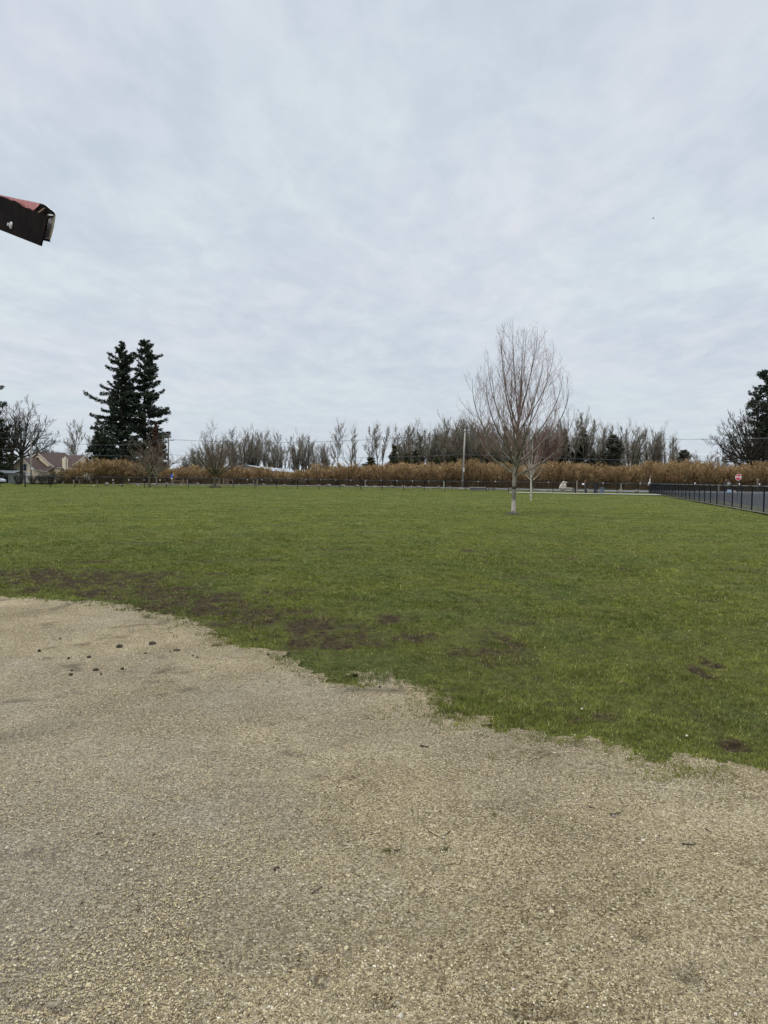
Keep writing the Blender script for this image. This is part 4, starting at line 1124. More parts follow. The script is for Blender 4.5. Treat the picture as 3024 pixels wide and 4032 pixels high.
# grey shed and parked car at the left edge
YS_ = 150
p0 = spot(8, YS_)
sh = empty('shed', p0, 0, 'low grey shed with a pale eave at the far left beside the house', 'shed')
MB().box((0, 3, 1.05), (4.0, 5, 2.1)).build('wall', M['shed_grey'], sh)
b = MB(); b.prism([(-2.3, .2, 1.98), (2.3, .2, 1.98), (2.3, 3, 2.5), (-2.3, 3, 2.5)], (0, 0, .08)); b.prism([(-2.3, 5.8, 1.98), (2.3, 5.8, 1.98), (2.3, 3, 2.5), (-2.3, 3, 2.5)], (0, 0, .08)); b.build('roof', M['metal_white'], sh)
MB().box((.55, .47, .85), (.9, .06, 1.7)).build('door', M['black_plastic'], sh)
MB().box((-.9, .47, 1.1), (.8, .06, .9)).build('window', M['glass_dark'], sh)
p0 = spot(-28, 141)
car = empty('parked_car', p0, 0, 'silver car parked at the left edge, its nose towards the shed', 'car')
prof = [(-2.1, .35), (-2.15, .75), (-2.0, .95), (-1.4, 1.02), (-.9, 1.4), (.5, 1.42), (1.05, 1.02), (1.9, .85), (2.12, .62), (2.1, .33)]
MB().prism([(x, -.85, z) for x, z in prof], (0, 1.7, 0)).build('body', M['car_paint'], car, bevel=.05)
b = MB(); b.prism([(-1.25, -.87, 1.03), (-.85, -.87, 1.33), (.42, -.87, 1.35), (.88, -.87, 1.03)], (0, .02, 0)); b.build('side_window', M['glass_dark'], car)
for x in (-1.35, 1.35):
    for y in (-.78, .78):
        w = MB().tube([(x, y - .1, .33), (x, y + .1, .33)], .33, 18).build('wheel', M['black_plastic'], car)
        MB().tube([(x, y - .115 if y < 0 else y + .1, .33), (x, y - .1 if y < 0 else y + .115, .33)], .19, 12).build('rim', M['galv'], w)
MB().box((2.06, -.6, .68), (.12, .3, .14)).build('headlight', M['paint_white'], car); MB().box((2.06, .6, .68), (.12, .3, .14)).build('headlight', M['paint_white'], car)

# barn far behind the orchard
bn_ = empty('barn', (-40, 214, 0), 0, 'long low barn with a white metal roof behind the orchard', 'barn')
b = MB(); L_ = 95
b.v = [(-7.5, 0, 0), (7.5, 0, 0), (7.5, 0, 3.7), (0, 0, 5.25), (-7.5, 0, 3.7), (-7.5, L_, 0), (7.5, L_, 0), (7.5, L_, 3.7), (0, L_, 5.25), (-7.5, L_, 3.7)]
b.f = [(0, 1, 2, 3, 4), (9, 8, 7, 6, 5), (1, 6, 7, 2), (0, 4, 9, 5)]
b.build('wall', M['shed_grey'], bn_)
b = MB()
for s_ in (1, -1): b.prism([(0, -.5, 5.3), (8.1 * s_, -.5, 3.62), (8.1 * s_, L_ + .5, 3.62), (0, L_ + .5, 5.3)], (0, 0, .12))
b.build('roof', M['metal_white'], bn_)
MB().box((0, -.06, 1.5), (3.5, .08, 3)).build('door', M['pole_dark'], bn_)

# ------------------------------------------------------------------ shelter beam, upper left, a couple of metres from the camera
D_ = ray(-700, 620).normalized()                       # the rake rises away to the left
Zu = Vector((0, 0, 1)); Uf = (Zu - D_ * Zu.dot(D_)).normalized(); Wf = D_.cross(Uf).normalized()
if Wf.y < 0: Wf = -Wf
A0 = Vector((0, 0, CAMZ)) + ray(160, 968).normalized() * 2.75
def on(x, y, off=0.0):
    d = ray(x, y); o = Vector((0, 0, CAMZ)); pl = A0 + Wf * off
    return o + d * ((pl - o).dot(Wf) / d.dot(Wf))
sb = empty('roof_edge_beam', A0 + D_ * 2.6 - Vector((0, 0, (A0 + D_ * 2.6).z)), 0, 'rusty dark steel beam end with red torn sheet at the upper left', 'beam')
O_ = sb.location.copy()
def plate(name, px, off, th, m, ext=None, bevel=0, parent=None):
    pts = [on(x, y, off) - O_ for x, y in px]
    if ext:
        i, j = ext; e = 2.6
        pts = pts[:i + 1] + [pts[i] + D_ * e] + [pts[j] + D_ * e] + pts[j:] if j == i + 1 else pts
    return MB().prism(pts, Wf * th).build(name, m, parent or sb, bevel=bevel)
plate('near_flange', [(166, 945), (160, 968.5), (-6, 903), (-6, 772), (0, 772), (12, 775), (20, 779), (30, 783), (38, 788), (46, 789), (55, 789.5), (63, 794), (74, 801), (80, 807), (86, 812), (94, 816), (104, 819), (114, 820), (120, 825), (125, 828), (131, 829),
      (137, 827), (143, 834), (150, 838), (163, 842), (180, 847), (197, 851), (186, 862), (181, 880), (177, 905), (172, 922)], 0, .004, M['rust'], ext=(2, 3))
plate('red_sheet', [(157, 801), (150, 812), (141, 820), (128, 831), (110, 836), (-6, 820), (-6, 766.5), (60, 781), (110, 791)], .012, .002, M['red_sheet'], ext=(5, 6))
plate('folded_end', [(155, 801), (166, 803.5), (178, 809), (192, 821), (204, 830), (211, 836), (213, 843), (208, 850), (198, 853), (178, 850), (160, 846), (146, 839), (126, 830)], .016, .003, M['rust'])
plate('torn_lip', [(145, 836), (156, 830), (170, 819), (178, 818.5), (168, 826), (158, 835), (152, 838)], .006, .003, M['wood_red'])
plate('lip_cap', [(186, 846), (194, 842), (204, 845), (206, 848), (196, 850)], .010, .003, M['galv'])
wf_ = plate('white_flange', [(190, 862), (197, 852), (206, 847), (212, 846), (205, 893), (197, 925), (190, 940), (169, 935), (173, 915), (181, 882)], .020, .003, M['galv'])
plate('flange_lip', [(168, 935), (190, 941), (194.5, 952), (166, 946)], .018, .004, M['rust'])
plate('edge_strip', [(-6, 765), (62, 779.5), (110, 789.5), (157, 799.5), (168, 802), (180, 808), (194, 820), (206, 829), (213, 836), (214.5, 845), (212, 845), (211, 837), (204, 831.5), (192, 822.5), (178, 810.5), (166, 804.5), (110, 791.5), (62, 781.5), (-6, 767)], .022, .004, M['edge_white'])
plate('far_flange', [(214.5, 845), (207, 893), (199, 926), (192, 946), (190, 945), (197, 925), (205, 893), (212, 845)], .023, .004, M['galv'])
c0 = on(47, 888, 0) - O_
bolt = MB(); bolt.tube([c0 - Wf * .001, c0 - Wf * .006, c0 - Wf * .009], [.0135, .012, .005], 12); bolt.build('bolt', M['galv'], sb)
c1 = on(43, 886, 0) - O_; MB().tube([c1 - Wf * .007, c1 - Wf * .012], .006, 6).build('nut', M['galv'], sb)
pt_ = A0 + D_ * 2.45 + Wf * .03; MB().bar((pt_.x - O_.x, pt_.y - O_.y, -.05), (pt_.x - O_.x, pt_.y - O_.y, pt_.z + .02), .12).build('post', M['rust'], sb)

# ------------------------------------------------------------------ small things on the ground
def clod(x, y, wp, hp, lab, R):
    p = gnd(x, y); px = F / p.length; w = wp / px * .88; h = max(.012, hp / px * .8)
    bm = bmesh.new(); bmesh.ops.create_icosphere(bm, subdivisions=3, radius=1)
    from mathutils import noise as mn
    off = Vector((R.uniform(0, 90), R.uniform(0, 90), 0))
    for v in bm.verts:
        v.co *= 1 + .45 * mn.noise(v.co * 1.7 + off) + .22 * mn.noise(v.co * 4.5 + off)
        v.co.z = max(v.co.z, -.3)
        v.co = Vector((v.co.x * w / 2, v.co.y * w / 2 * R.uniform(.9, 1.0), v.co.z * h * .75))
    me = bpy.data.meshes.new('soil_clod'); bm.to_mesh(me); bm.free()
    o = link_mesh('soil_clod', me, M['clod'], None); z = float(gravel_z(np.array([p.x]), np.array([p.y]))[0])
    o.location = (p.x, p.y, z + h * .15); o.rotation_euler = (0, 0, R.uniform(0, 6))
    tag(o, lab, 'clod', 'dark clods kicked onto the gravel')
Rr = random.Random(5)
cl = [(154, 2570, 13, 12, 'upright dark clod, leftmost on the gravel'), (470, 2553, 26, 16, 'large mossy clod, second nearest to the grass edge'), (600, 2540, 30, 15, 'largest mossy clod nearest the grass edge'), (270, 2603, 10, 10, 'small dark clod above the lowest clods, left one'),
      (350, 2598, 17, 10, 'dark clod in the middle row right of the small one'), (377, 2645, 24, 11, 'wide dark clod in the lowest row, middle'), (398, 2660, 7, 12, 'tiny clod right beside the wide lowest clod'), (282, 2648, 12, 6, 'flat little clod above the lowest left clod'),
      (278, 2663, 17, 11, 'rounded clod at lower left of the group'), (482, 2640, 16, 12, 'brown clod right of the lowest row'), (574, 2576, 13, 5, 'flat chip of soil left of the long clod'), (695, 2564, 26, 9, 'long dark clod close to the grass tongue'), (670, 2570, 9, 6, 'small crumb touching the long dark clod'),
      (760, 2588, 8, 6, 'small crumb right of the long clod'), (778, 2597, 14, 6, 'flat dark crumb lower right of the long clod'), (1010, 2524, 18, 9, 'dark clod at the notch of the grass edge'), (1056, 2586, 16, 9, 'dark lump in the bare notch of grass'), (1135, 2582, 15, 9, 'dark lump touching the grass tip by the notch'),
      (1250, 2590, 9, 9, 'black lump inside the small bare patch in the grass'), (1077, 2636, 8, 6, 'tiny lump below the bare notch'), (1495, 2718, 12, 10, 'dark lump in the middle bay of the grass edge'), (236, 2518, 10, 4, 'small flat clod near the far edge of the gravel'), (1120, 2596, 10, 6, 'crumb under the lump at the grass tip'), (300, 2640, 1, 1, '')]
for (x, y, w, h, lab) in cl[:-1]: clod(x, y, w, h, lab, Rr)
def stick(pts, r, lab):
    g = [gnd(*p) for p in pts]; z = gravel_z(np.array([p.x for p in g]), np.array([p.y for p in g]))
    r = r * .62; P_ = [Vector((p.x, p.y, float(zz) + r * 1.3)) for p, zz in zip(g, z)]
    o_ = P_[0].copy(); mb = MB(); k = len(P_)
    mb.tube([p - o_ for p in P_], [r * (1 - .5 * i / (k - 1)) for i in range(k)], 6)
    o = mb.build('fallen_twig', M['twig_ground'], None, smooth=True); o.location = o_
    tag(o, lab, 'twig', 'twigs lying on the gravel')
stick([(2402, 3211), (2420, 3206), (2447, 3199)], .006, 'short dark twig over a dark pebble, right of centre')
stick([(2684, 3332), (2705, 3338), (2725, 3339), (2742, 3334)], .006, 'curved dark twig at the right below the grass edge')
stick([(1655, 2947), (1672, 2946), (1690, 2949)], .008, 'thick stubby twig in mid gravel')
stick([(1685, 3285), (1703, 3296), (1728, 3309)], .004, 'left twig of a thin V-shaped pair')
stick([(1773, 3284), (1760, 3296), (1747, 3308)], .004, 'right twig of a thin V-shaped pair')
stick([(1226, 3528), (1240, 3522), (1268, 3505)], .005, 'thin bent twig left of centre')
stick([(1080, 3434), (1089, 3427), (1101, 3427)], .009, 'short fat brown twig at left centre')
stick([(2318, 3175), (2330, 3179), (2345, 3180)], .005, 'thin twig up left of the twig over a pebble')
stick([(2776, 3270), (2790, 3280), (2802, 3283)], .005, 'small curved twig above the long curved one')
stick([(380, 3300), (392, 3296), (408, 3290)], .006, 'dark twig on the damp left gravel')
stick([(1550, 3366), (1565, 3367), (1575, 3365)], .007, 'little twig by a tiny green weed')
def pebble(x, y, wp, m, lab, name='pebble'):
    o = boulder(x, y, wp, wp * .62, m, lab, name, 'pebble', grp=False)
    z = float(gravel_z(np.array([o.location.x]), np.array([o.location.y]))[0]); o.location.z = z
    o.location.y -= 0
for (x, y, w, m, lab) in [(2418, 3218, 15, M['rock'], 'dark pebble just below the short twig'), (2022, 3912, 16, M['rock_pale'], 'pale pebble at bottom right of centre'), (2900, 4006, 18, M['rock_pale'], 'whitish pebble in the bottom right corner'),
                          (1747, 3314, 11, M['rock_pale'], 'white pebble at the tip of the V-shaped twigs'), (2533, 3322, 15, M['rock_pale'], 'whitish crumbly stone right of centre'), (1576, 4026, 26, M['rock_pale'], 'pale pebble cut by the bottom edge'), (744, 3798, 14, M['rock'], 'dark round pebble lower left'),
                          (2705, 2915, 11, M['rock_pale'], 'white stone lying in the grass near the edge'), (2292, 2798, 10, M['rock_pale'], 'small white stone by the bare patch in grass')]:
    pebble(x, y, w, m, lab)
# weeds
def weed(x, y, lab, s=.024):
    p = gnd(x, y); R = np.random.default_rng(int(x)); n = 40
    q = R.uniform(0, 2 * PI, n); H = R.uniform(.4, 1, n) * s; cx = R.normal(size=n) * s * .5; cy = R.normal(size=n) * s * .35
    a = np.stack([cx - .002, cy, np.zeros(n)], -1); b = np.stack([cx + .002, cy, np.zeros(n)], -1); c = np.stack([cx + np.cos(q) * H * .6, cy + np.sin(q) * H * .6, H * .8], -1)
    me = np_mesh('weed_tuft', np.stack([a, b, c], 1).reshape(-1, 3), np.arange(n * 3).reshape(-1, 3)); o = link_mesh('weed_tuft', me, M['weed'], None)
    o.location = (p.x, p.y, float(gravel_z(np.array([p.x]), np.array([p.y]))[0])); tag(o, lab, 'weed')
M['weed'] = mat('weed', (.08, .085, .03), (.14, .14, .055), 30)
weed(1528, 3367, 'tiny green weed growing in mid gravel left of the little twig'); weed(1754, 3357, 'tiny weed tuft below the V-shaped twigs'); weed(580, 2438, 'yellow-green tuft isolated near the far gravel edge', .07); weed(600, 2442, 'grass tuft beside the isolated yellow-green tuft', .07); weed(855, 2548, 'faint grass tuft in the gravel tongue', .06)
weed(1100, 2605, 'small grass tuft below the dark lumps by the notch', .06)

# bird high up
pb_ = at(2571.5, 860, 150)
bd = MB(); bd.tube([(-.22, 0, 0), (-.1, 0, .02), (.05, 0, .01), (.2, 0, 0), (.26, 0, .01)], [.02, .06, .065, .04, .01], 8)
bd.add([(-.05, 0, .03), (.1, 0, .03), (.02, .42, .13), (-.06, .40, .12)], [(0, 1, 2, 3)]); bd.add([(-.05, 0, .03), (.1, 0, .03), (.02, -.42, .13), (-.06, -.40, .12)], [(3, 2, 1, 0)])
o = bd.build('bird', M['twig_dark'], None, smooth=True); o.location = pb_; tag(o, 'tiny dark bird flying high in the sky at right', 'bird')
#SECTION5
# ------------------------------------------------------------------ the maple in the lawn
def maple():
    R = np.random.default_rng(42)
    H = 9.35
    def env(z): return float(np.interp(z, [2.4, 3.2, 4.2, 5.0, 6.0, 7.0, 7.8, 8.6, 9.2, 9.5], [.9, 2.1, 2.65, 2.75, 2.65, 2.35, 1.95, 1.5, 1.0, .4]))
    trunk = (np.array([[0, 0, -.15], [0, 0, .05], [0, 0, .4], [.0, 0, 1.0], [.01, 0, 1.7], [.03, 0, 2.2], [.05, .0, 2.9], [.10, .02, 4.0], [.2, .03, 5.4], [.26, 0, 7.0], [.33, 0, 8.6]]), np.array([.17, .135, .112, .103, .10, .125, .085, .055, .036, .02, .007]))
    l1 = []
    n = 27
    for i in range(n):
        a = i * 2.399 + R.normal() * .2
        f = (i + .5) / n
        z0 = 1.85 + 3.1 * f ** 1.5 + R.uniform(-.1, .1)
        zt = 4.1 + 5.0 * f ** .8 + R.uniform(-.35, .45); zt = min(zt, 9.3)
        rho = env(zt) * (.55 + .48 * R.random() ** .6) * (1 if f < .92 else .7)
        s, dd, r0 = interp(trunk[0], trunk[1], float(np.interp(z0, trunk[0][:, 2], np.linspace(0, 1, 11))))
        tipp = np.array([.22 * (zt / 9) + rho * math.cos(a), rho * math.sin(a), zt])
        cdir = np.array([math.cos(a), math.sin(a), 0])
        c1_ = s + cdir * rho * (.92 - .45 * f) + np.array([0, 0, (zt - z0) * (.36 - .08 * f)]); c2_ = s + cdir * rho * (1.04 - .08 * f) + np.array([.1, 0, (zt - z0) * .68])
        t = np.linspace(0, 1, 12)[:, None]
        P_ = (1 - t) ** 3 * s + 3 * (1 - t) ** 2 * t * c1_ + 3 * (1 - t) * t * t * c2_ + t ** 3 * tipp
        P_ += R.normal(size=P_.shape) * .010 * np.linspace(0, 1, 12)[:, None]
        rb = R.uniform(.022, .036) * (1.2 - .4 * f) + .005
        l1.append((P_, rb * (1 - t[:, 0]) ** .8 + .0042))
    l2 = ramify(R, l1 + [(trunk[0][6:], trunk[1][6:])], 12, .15, .97, (28, 55), (.28, .48), 1.0, .015, 8, .42, .0038, taper=.5)
    l3 = ramify(R, l2, 4.4, .12, .95, (25, 50), (.35, .65), .7, .015, 6, .7, .0036, taper=.4)
    l4 = ramify(R, l3, 1.2, .2, .9, (25, 50), (.4, .6), .5, .08, 4, .8, .003, taper=.3)
    def ok(b):
        p = b[0][-1]; return math.hypot(p[0] - .022 * p[2], p[1]) < env(p[2]) * 1.12 + .1 and p[2] < 9.7
    l2 = [b for b in l2 if ok(b)]; l3 = [b for b in l3 if ok(b)]; l4 = [b for b in l4 if ok(b)]
    tv, tf = tubes([trunk], 14); lv, lf = tubes(l1, 7)
    return np_mesh('trunk', np.concatenate([tv, lv]), np.concatenate([tf, lf + len(tv)]), smooth=True), crown_mesh('crown', l2 + l3 + l4)
pm = gnd(2022, 2023)
mp_ = place_tree('maple_tree', maple(), (M['maple_bark'], M['twig_maple']), pm, 0, 'tall bare vase-shaped maple standing alone in the lawn', 'tree')
MB().tube([(0, 0, 1.22), (0, 0, 1.34)], .108, 14).build('trunk_band', M['strap'], mp_)
def ring_dirt(x, y, r, lab):
    p = gnd(x, y); R = np.random.default_rng(int(x)); k = 28; a = np.linspace(0, 2 * PI, k, endpoint=False)
    rr_ = r * (1 + R.uniform(-.35, .25, k))
    V = [(0, 0, .07)] + [(rr_[i] * .6 * math.cos(a[i]), rr_[i] * .6 * math.sin(a[i]), .065 + R.uniform(-.015, .03)) for i in range(k)] + [(rr_[i] * math.cos(a[i]), rr_[i] * math.sin(a[i]), -.03) for i in range(k)]
    f = [(0, 1 + i, 1 + (i + 1) % k) for i in range(k)] + [(1 + i, 1 + k + i, 1 + k + (i + 1) % k, 1 + (i + 1) % k) for i in range(k)]
    b = MB(); b.v = V; b.f = f; o = b.build('mulch', M['mulch'], None); o.location = (p.x, p.y, float(lawn_z(np.array([p.x]), np.array([p.y]))[0]) - .02)
    return tag(o, lab, 'mulch', None, 'stuff')
ring_dirt(2022, 2023, .48, 'dark soil ring around the maple foot, widened as contact shade')  # soil ring widened so its dark colour stands in for contact shade

# ------------------------------------------------------------------ small white trunk tree
def young():
    R = np.random.default_rng(9)
    trunk = (np.array([[0, 0, -.1], [0, 0, .3], [.0, 0, 1.0], [-.01, 0, 1.62], [.0, 0, 2.4], [.03, 0, 3.4], [.06, 0, 4.6], [.08, 0, 5.7]]), np.array([.095, .082, .072, .068, .04, .028, .016, .006]))
    l1 = []
    for i in range(15):
        f = (i + .5) / 15; a = i * 2.4; z0 = 1.55 + 1.2 * f; zt = 3.4 + 2.4 * f; rho = 1.15 - .5 * f
        s = np.array([0, 0, z0]); tp = np.array([rho * math.cos(a), rho * math.sin(a), zt]); t = np.linspace(0, 1, 8)[:, None]
        c_ = s + np.array([math.cos(a) * rho * .7, math.sin(a) * rho * .7, (zt - z0) * .3])
        l1.append(((1 - t) ** 2 * s + 2 * (1 - t) * t * c_ + t * t * tp, .028 * (1 - t[:, 0]) + .004))
    l2 = ramify(R, l1 + [(trunk[0][3:], trunk[1][3:])], 8, .2, .97, (20, 42), (.3, .5), .6, .05, 5, .5, .0038, taper=.4)
    l3 = ramify(R, l2, 4.5, .2, .95, (20, 45), (.35, .6), .5, .05, 4, .6, .0032, taper=.3)
    tv, tf = tubes([trunk], 10); lv, lf = tubes(l1, 5)
    return np_mesh('trunk', np.concatenate([tv, lv]), np.concatenate([tf, lf + len(tv)]), smooth=True), crown_mesh('crown', l2 + l3)
place_tree('young_tree', young(), (M['birch_bark'], M['twig_red']), gnd(2090, 1972), 0, 'small young tree with pale trunk and reddish twigs behind the maple', 'tree')

# ------------------------------------------------------------------ mossy spreading trees
def spreading(seed, H, W, z0, nl=11, tr=.22, low=.25, sub=(8, 6, 4), tip=.011):
    R = np.random.default_rng(seed)
    trunk = (np.array([[0, 0, -.1], [.02, 0, .3], [.06, 0, z0 * .6], [.1, 0, z0], [.12, 0, z0 * 1.25]]), np.array([tr * 1.5, tr * 1.1, tr * .95, tr * 1.05, tr * .7]))
    l1 = []
    for i in range(nl):
        f = (i + .5) / nl; a = i * 2.399 + R.normal() * .2
        zt = z0 + (H - z0) * (low + (1 - low) * f ** .8) * R.uniform(.88, 1.0); rho = W * math.cos(f * 1.35) * R.uniform(.8, 1.05)
        s = np.array([.1, 0, z0 * R.uniform(.85, 1.15)]); tp = np.array([rho * math.cos(a), rho * math.sin(a), zt]); t = np.linspace(0, 1, 9)[:, None]
        c_ = s + np.array([math.cos(a) * rho * .6, math.sin(a) * rho * .6, (zt - z0) * .38])
        P_ = (1 - t) ** 2 * s + 2 * (1 - t) * t * c_ + t * t * tp + R.normal(size=(9, 3)) * .09 * t
        l1.append((P_, tr * .5 * (1 - t[:, 0]) ** .9 + tip * 1.6))
    l2 = ramify(R, l1, sub[0], .2, .97, (25, 55), (.3, .5), .55, .25, 6, .6, tip * 1.3, taper=.35)
    l3 = ramify(R, l2, sub[1], .2, .97, (25, 55), (.35, .6), .45, .3, 5, .7, tip, taper=.3)
    l4 = ramify(R, l3, sub[2], .2, .97, (25, 55), (.35, .6), .5, .3, 3, .8, tip * .8, taper=.3)
    tv, tf = tubes([trunk], 10); lv, lf = tubes(l1, 6)
    return np_mesh('trunk', np.concatenate([tv, lv]), np.concatenate([tf, lf + len(tv)]), smooth=True), crown_mesh('crown', l2 + l3 + l4)
p = spot(845, 119)
place_tree('spreading_tree', spreading(3, 9.3, 4.4, 2.0, nl=15, tr=.23), (M['mossy_bark'], M['twig_brown']), p, .4, 'bare mossy tree with wide spreading crown just behind the far fence', 'tree')
o = ring_dirt(845, 1919, .9, 'dark mulch mound at the foot of the spreading mossy tree'); o.location = p + Vector((0, 0, -.02)); o.scale = (1.6, 1, 3)
place_tree('spreading_tree', spreading(8, 8.3, 4.9, 2.3, nl=12, tr=.17, low=.12, sub=(7, 5, 3)), (M['mossy_bark'], M['twig_brown']), spot(588, 113), 1.3, 'bare low wide tree in front of the right fir', 'tree')
place_tree('spreading_tree', spreading(18, 6.6, 3.4, 2.0, nl=9, tr=.13, low=.2, sub=(6, 5, 3)), (M['bark_grey'], M['twig_brown']), spot(617, 124), 2.3, 'smaller grey-trunked bare tree right behind the low wide tree', 'tree')

# ------------------------------------------------------------------ firs
def fprof(pts): 
    xs_ = [a for a, _ in pts]; ys2 = [b for _, b in pts]
    return lambda h: float(np.interp(h, xs_, ys2))
fa = conifer(21, 37.6, fprof([(0, 6.5), (.12, 7.0), (.3, 7.2), (.5, 6.3), (.65, 4.6), (.8, 3.4), (.92, 2.4), (1, .7)]), nbr=225, base=.10, r=.85, clump=.52, dens=20, wav=.5, leafk=4, gaps=.2)
place_tree('fir_tree', fa, (M['bark_dark'], M['needles']), spot(478, 198), .3, 'left one of two giant dark firs', 'tree', 'pair of giant dark firs')
fb = conifer(35, 38.3, fprof([(0, 4.0), (.2, 5.2), (.45, 5.9), (.62, 5.2), (.72, 3.8), (.85, 3.0), (.95, 2.7), (1, 1.2)]), nbr=180, base=.22, r=.75, clump=.52, dens=19, wav=.55, leafk=4, gaps=.35)
place_tree('fir_tree', fb, (M['bark_dark'], M['needles']), spot(571, 200), 1.9, 'right one of two giant dark firs, the taller, more open', 'tree', 'pair of giant dark firs')
fc_ = conifer(51, 12.5, fprof([(0, 4.5), (.5, 4.2), (.85, 3.0), (1, 1.5)]), nbr=90, base=.15, r=.3, clump=.5, dens=22, wav=.4, leafk=4, gaps=.1)
place_tree('cedar_tree', fc_, (M['bark_dark'], M['needles']), spot(402, 186), 0, 'low broad dark evergreen at the left foot of the giant firs', 'tree')
fd = conifer(52, 12.0, fprof([(0, 4.4), (.5, 4.0), (.85, 2.6), (1, 1.0)]), nbr=90, base=.12, r=.3, clump=.5, dens=22, wav=.4, leafk=4, gaps=.1)
place_tree('cedar_tree', fd, (M['bark_dark'], M['needles']), spot(528, 193), 0, 'dark evergreen undergrowth between the giant fir trunks', 'tree')
fr_ = conifer(61, 14.8, fprof([(0, 2.6), (.3, 2.5), (.6, 1.8), (.85, .9), (1, .2)]), nbr=120, base=.05, r=.25, clump=.42, dens=26, wav=.3, leafk=4, gaps=.0)
place_tree('cedar_tree', fr_, (M['bark_dark'], M['needles_red']), spot(612, 183), 0, 'rusty brown conical conifer right of the giant firs', 'tree')
fe = conifer(62, 12.6, fprof([(0, 2.6), (.4, 2.2), (.8, 1.2), (1, .3)]), nbr=90, base=.05, r=.25, clump=.42, dens=26, wav=.3, leafk=4)
place_tree('cedar_tree', fe, (M['bark_dark'], M['needles']), spot(636, 188), 0, 'dark green conifer behind the rusty brown one by the pole', 'tree')
# left edge conifer and companions
fl = conifer(71, 22.5, fprof([(0, 4.0), (.35, 4.2), (.55, 3.2), (.7, 3.0), (.85, 2.6), (1, .6)]), nbr=90, base=.08, r=.5, clump=.5, dens=20, wav=.6, leafk=4, gaps=.1)
place_tree('fir_tree', fl, (M['bark_dark'], M['needles']), spot(-42, 148), 0, 'dark conifer cut by the left edge of the photo', 'tree')
fl2 = conifer(72, 10.5, fprof([(0, 3.0), (.3, 3.2), (.6, 2.7), (1, .8)]), nbr=90, base=.22, r=.3, clump=.45, dens=22, wav=.4, leafk=4)
place_tree('cedar_tree', fl2, (M['bark_dark'], M['ivy']), spot(10, 157), 0, 'drooping dark green evergreen over the shed', 'tree')
# big bare trees by the house
def big_bare(seed, H, W, z0, **kw): return spreading(seed, H, W, z0, **kw)
place_tree('bare_tree', big_bare(5, 16.4, 7.0, 5.6, nl=14, tr=.30, low=.28, sub=(9, 6, 4), tip=.02), (M['bark_dark'], M['twig_dark']), spot(84, 151), .6, 'large dark bare tree in front of the cream house gable', 'tree')
place_tree('bare_tree', big_bare(15, 15.5, 4.0, 6.2, nl=8, tr=.24, low=.4, sub=(6, 5, 3), tip=.02), (M['bark_dark'], M['twig_dark']), spot(50, 153), 2.6, 'dark bare tree leaning left beside the shed', 'tree')
place_tree('bare_tree', big_bare(25, 10.5, 5.0, 3.5, nl=12, tr=.25, low=.25, sub=(8, 6, 3), tip=.022), (M['bark_dark'], M['twig_dark']), spot(160, 190), 1.6, 'spreading dark bare tree behind the main house ridge', 'tree')
pale = bare_tree(77, 17.5, spread=.42, fork=.28, nlimb=12, sub=(7, 6, 3), tip=.022, trunk_r=.22, limb_ang=(30, 50), up=.9)
place_tree('bare_tree', pale, (M['bark_grey'], M['twig_far']), spot(289, 245), 0, 'pale slender bare tree rising behind the right end of the house', 'tree')
pale2 = bare_tree(78, 14.5, spread=.5, fork=.3, nlimb=11, sub=(7, 6, 3), tip=.024, trunk_r=.22, limb_ang=(35, 60), up=.6)
place_tree('bare_tree', pale2, (M['bark_dark'], M['twig_brown']), spot(372, 235), 0, 'round bare tree left of the giant firs', 'tree')
# oak and conifers at the right
oak = spreading(33, 22.5, 12.5, 6.0, nl=20, tr=.62, low=.06, sub=(9, 7, 4), tip=.035)
place_tree('oak_tree', oak, (M['bark_dark'], M['twig_dark']), spot(2966, 198), .9, 'huge bare dark oak with crooked spreading limbs at right', 'tree')
fo = conifer(81, 32, fprof([(0, 1.5), (.4, 2.0), (.6, 3.0), (.75, 4.4), (.88, 4.4), (1, 1.6)]), nbr=100, base=.38, r=.95, clump=.55, dens=14, wav=.5, leafk=4, gaps=.5)
place_tree('fir_tree', fo, (M['bark_dark'], M['needles']), spot(3012, 196), .3, 'tall dark conifer cut by the right edge, behind the oak', 'tree')
fo2 = conifer(82, 27, fprof([(0, 2.5), (.4, 3.6), (.7, 3.8), (1, 1.6)]), nbr=90, base=.30, r=.5, clump=.5, dens=12, wav=.5, leafk=4, gaps=.3)
place_tree('fir_tree', fo2, (M['bark_dark'], M['needles']), spot(2972, 200), 1.3, 'shorter dark conifer growing through the oak', 'tree')

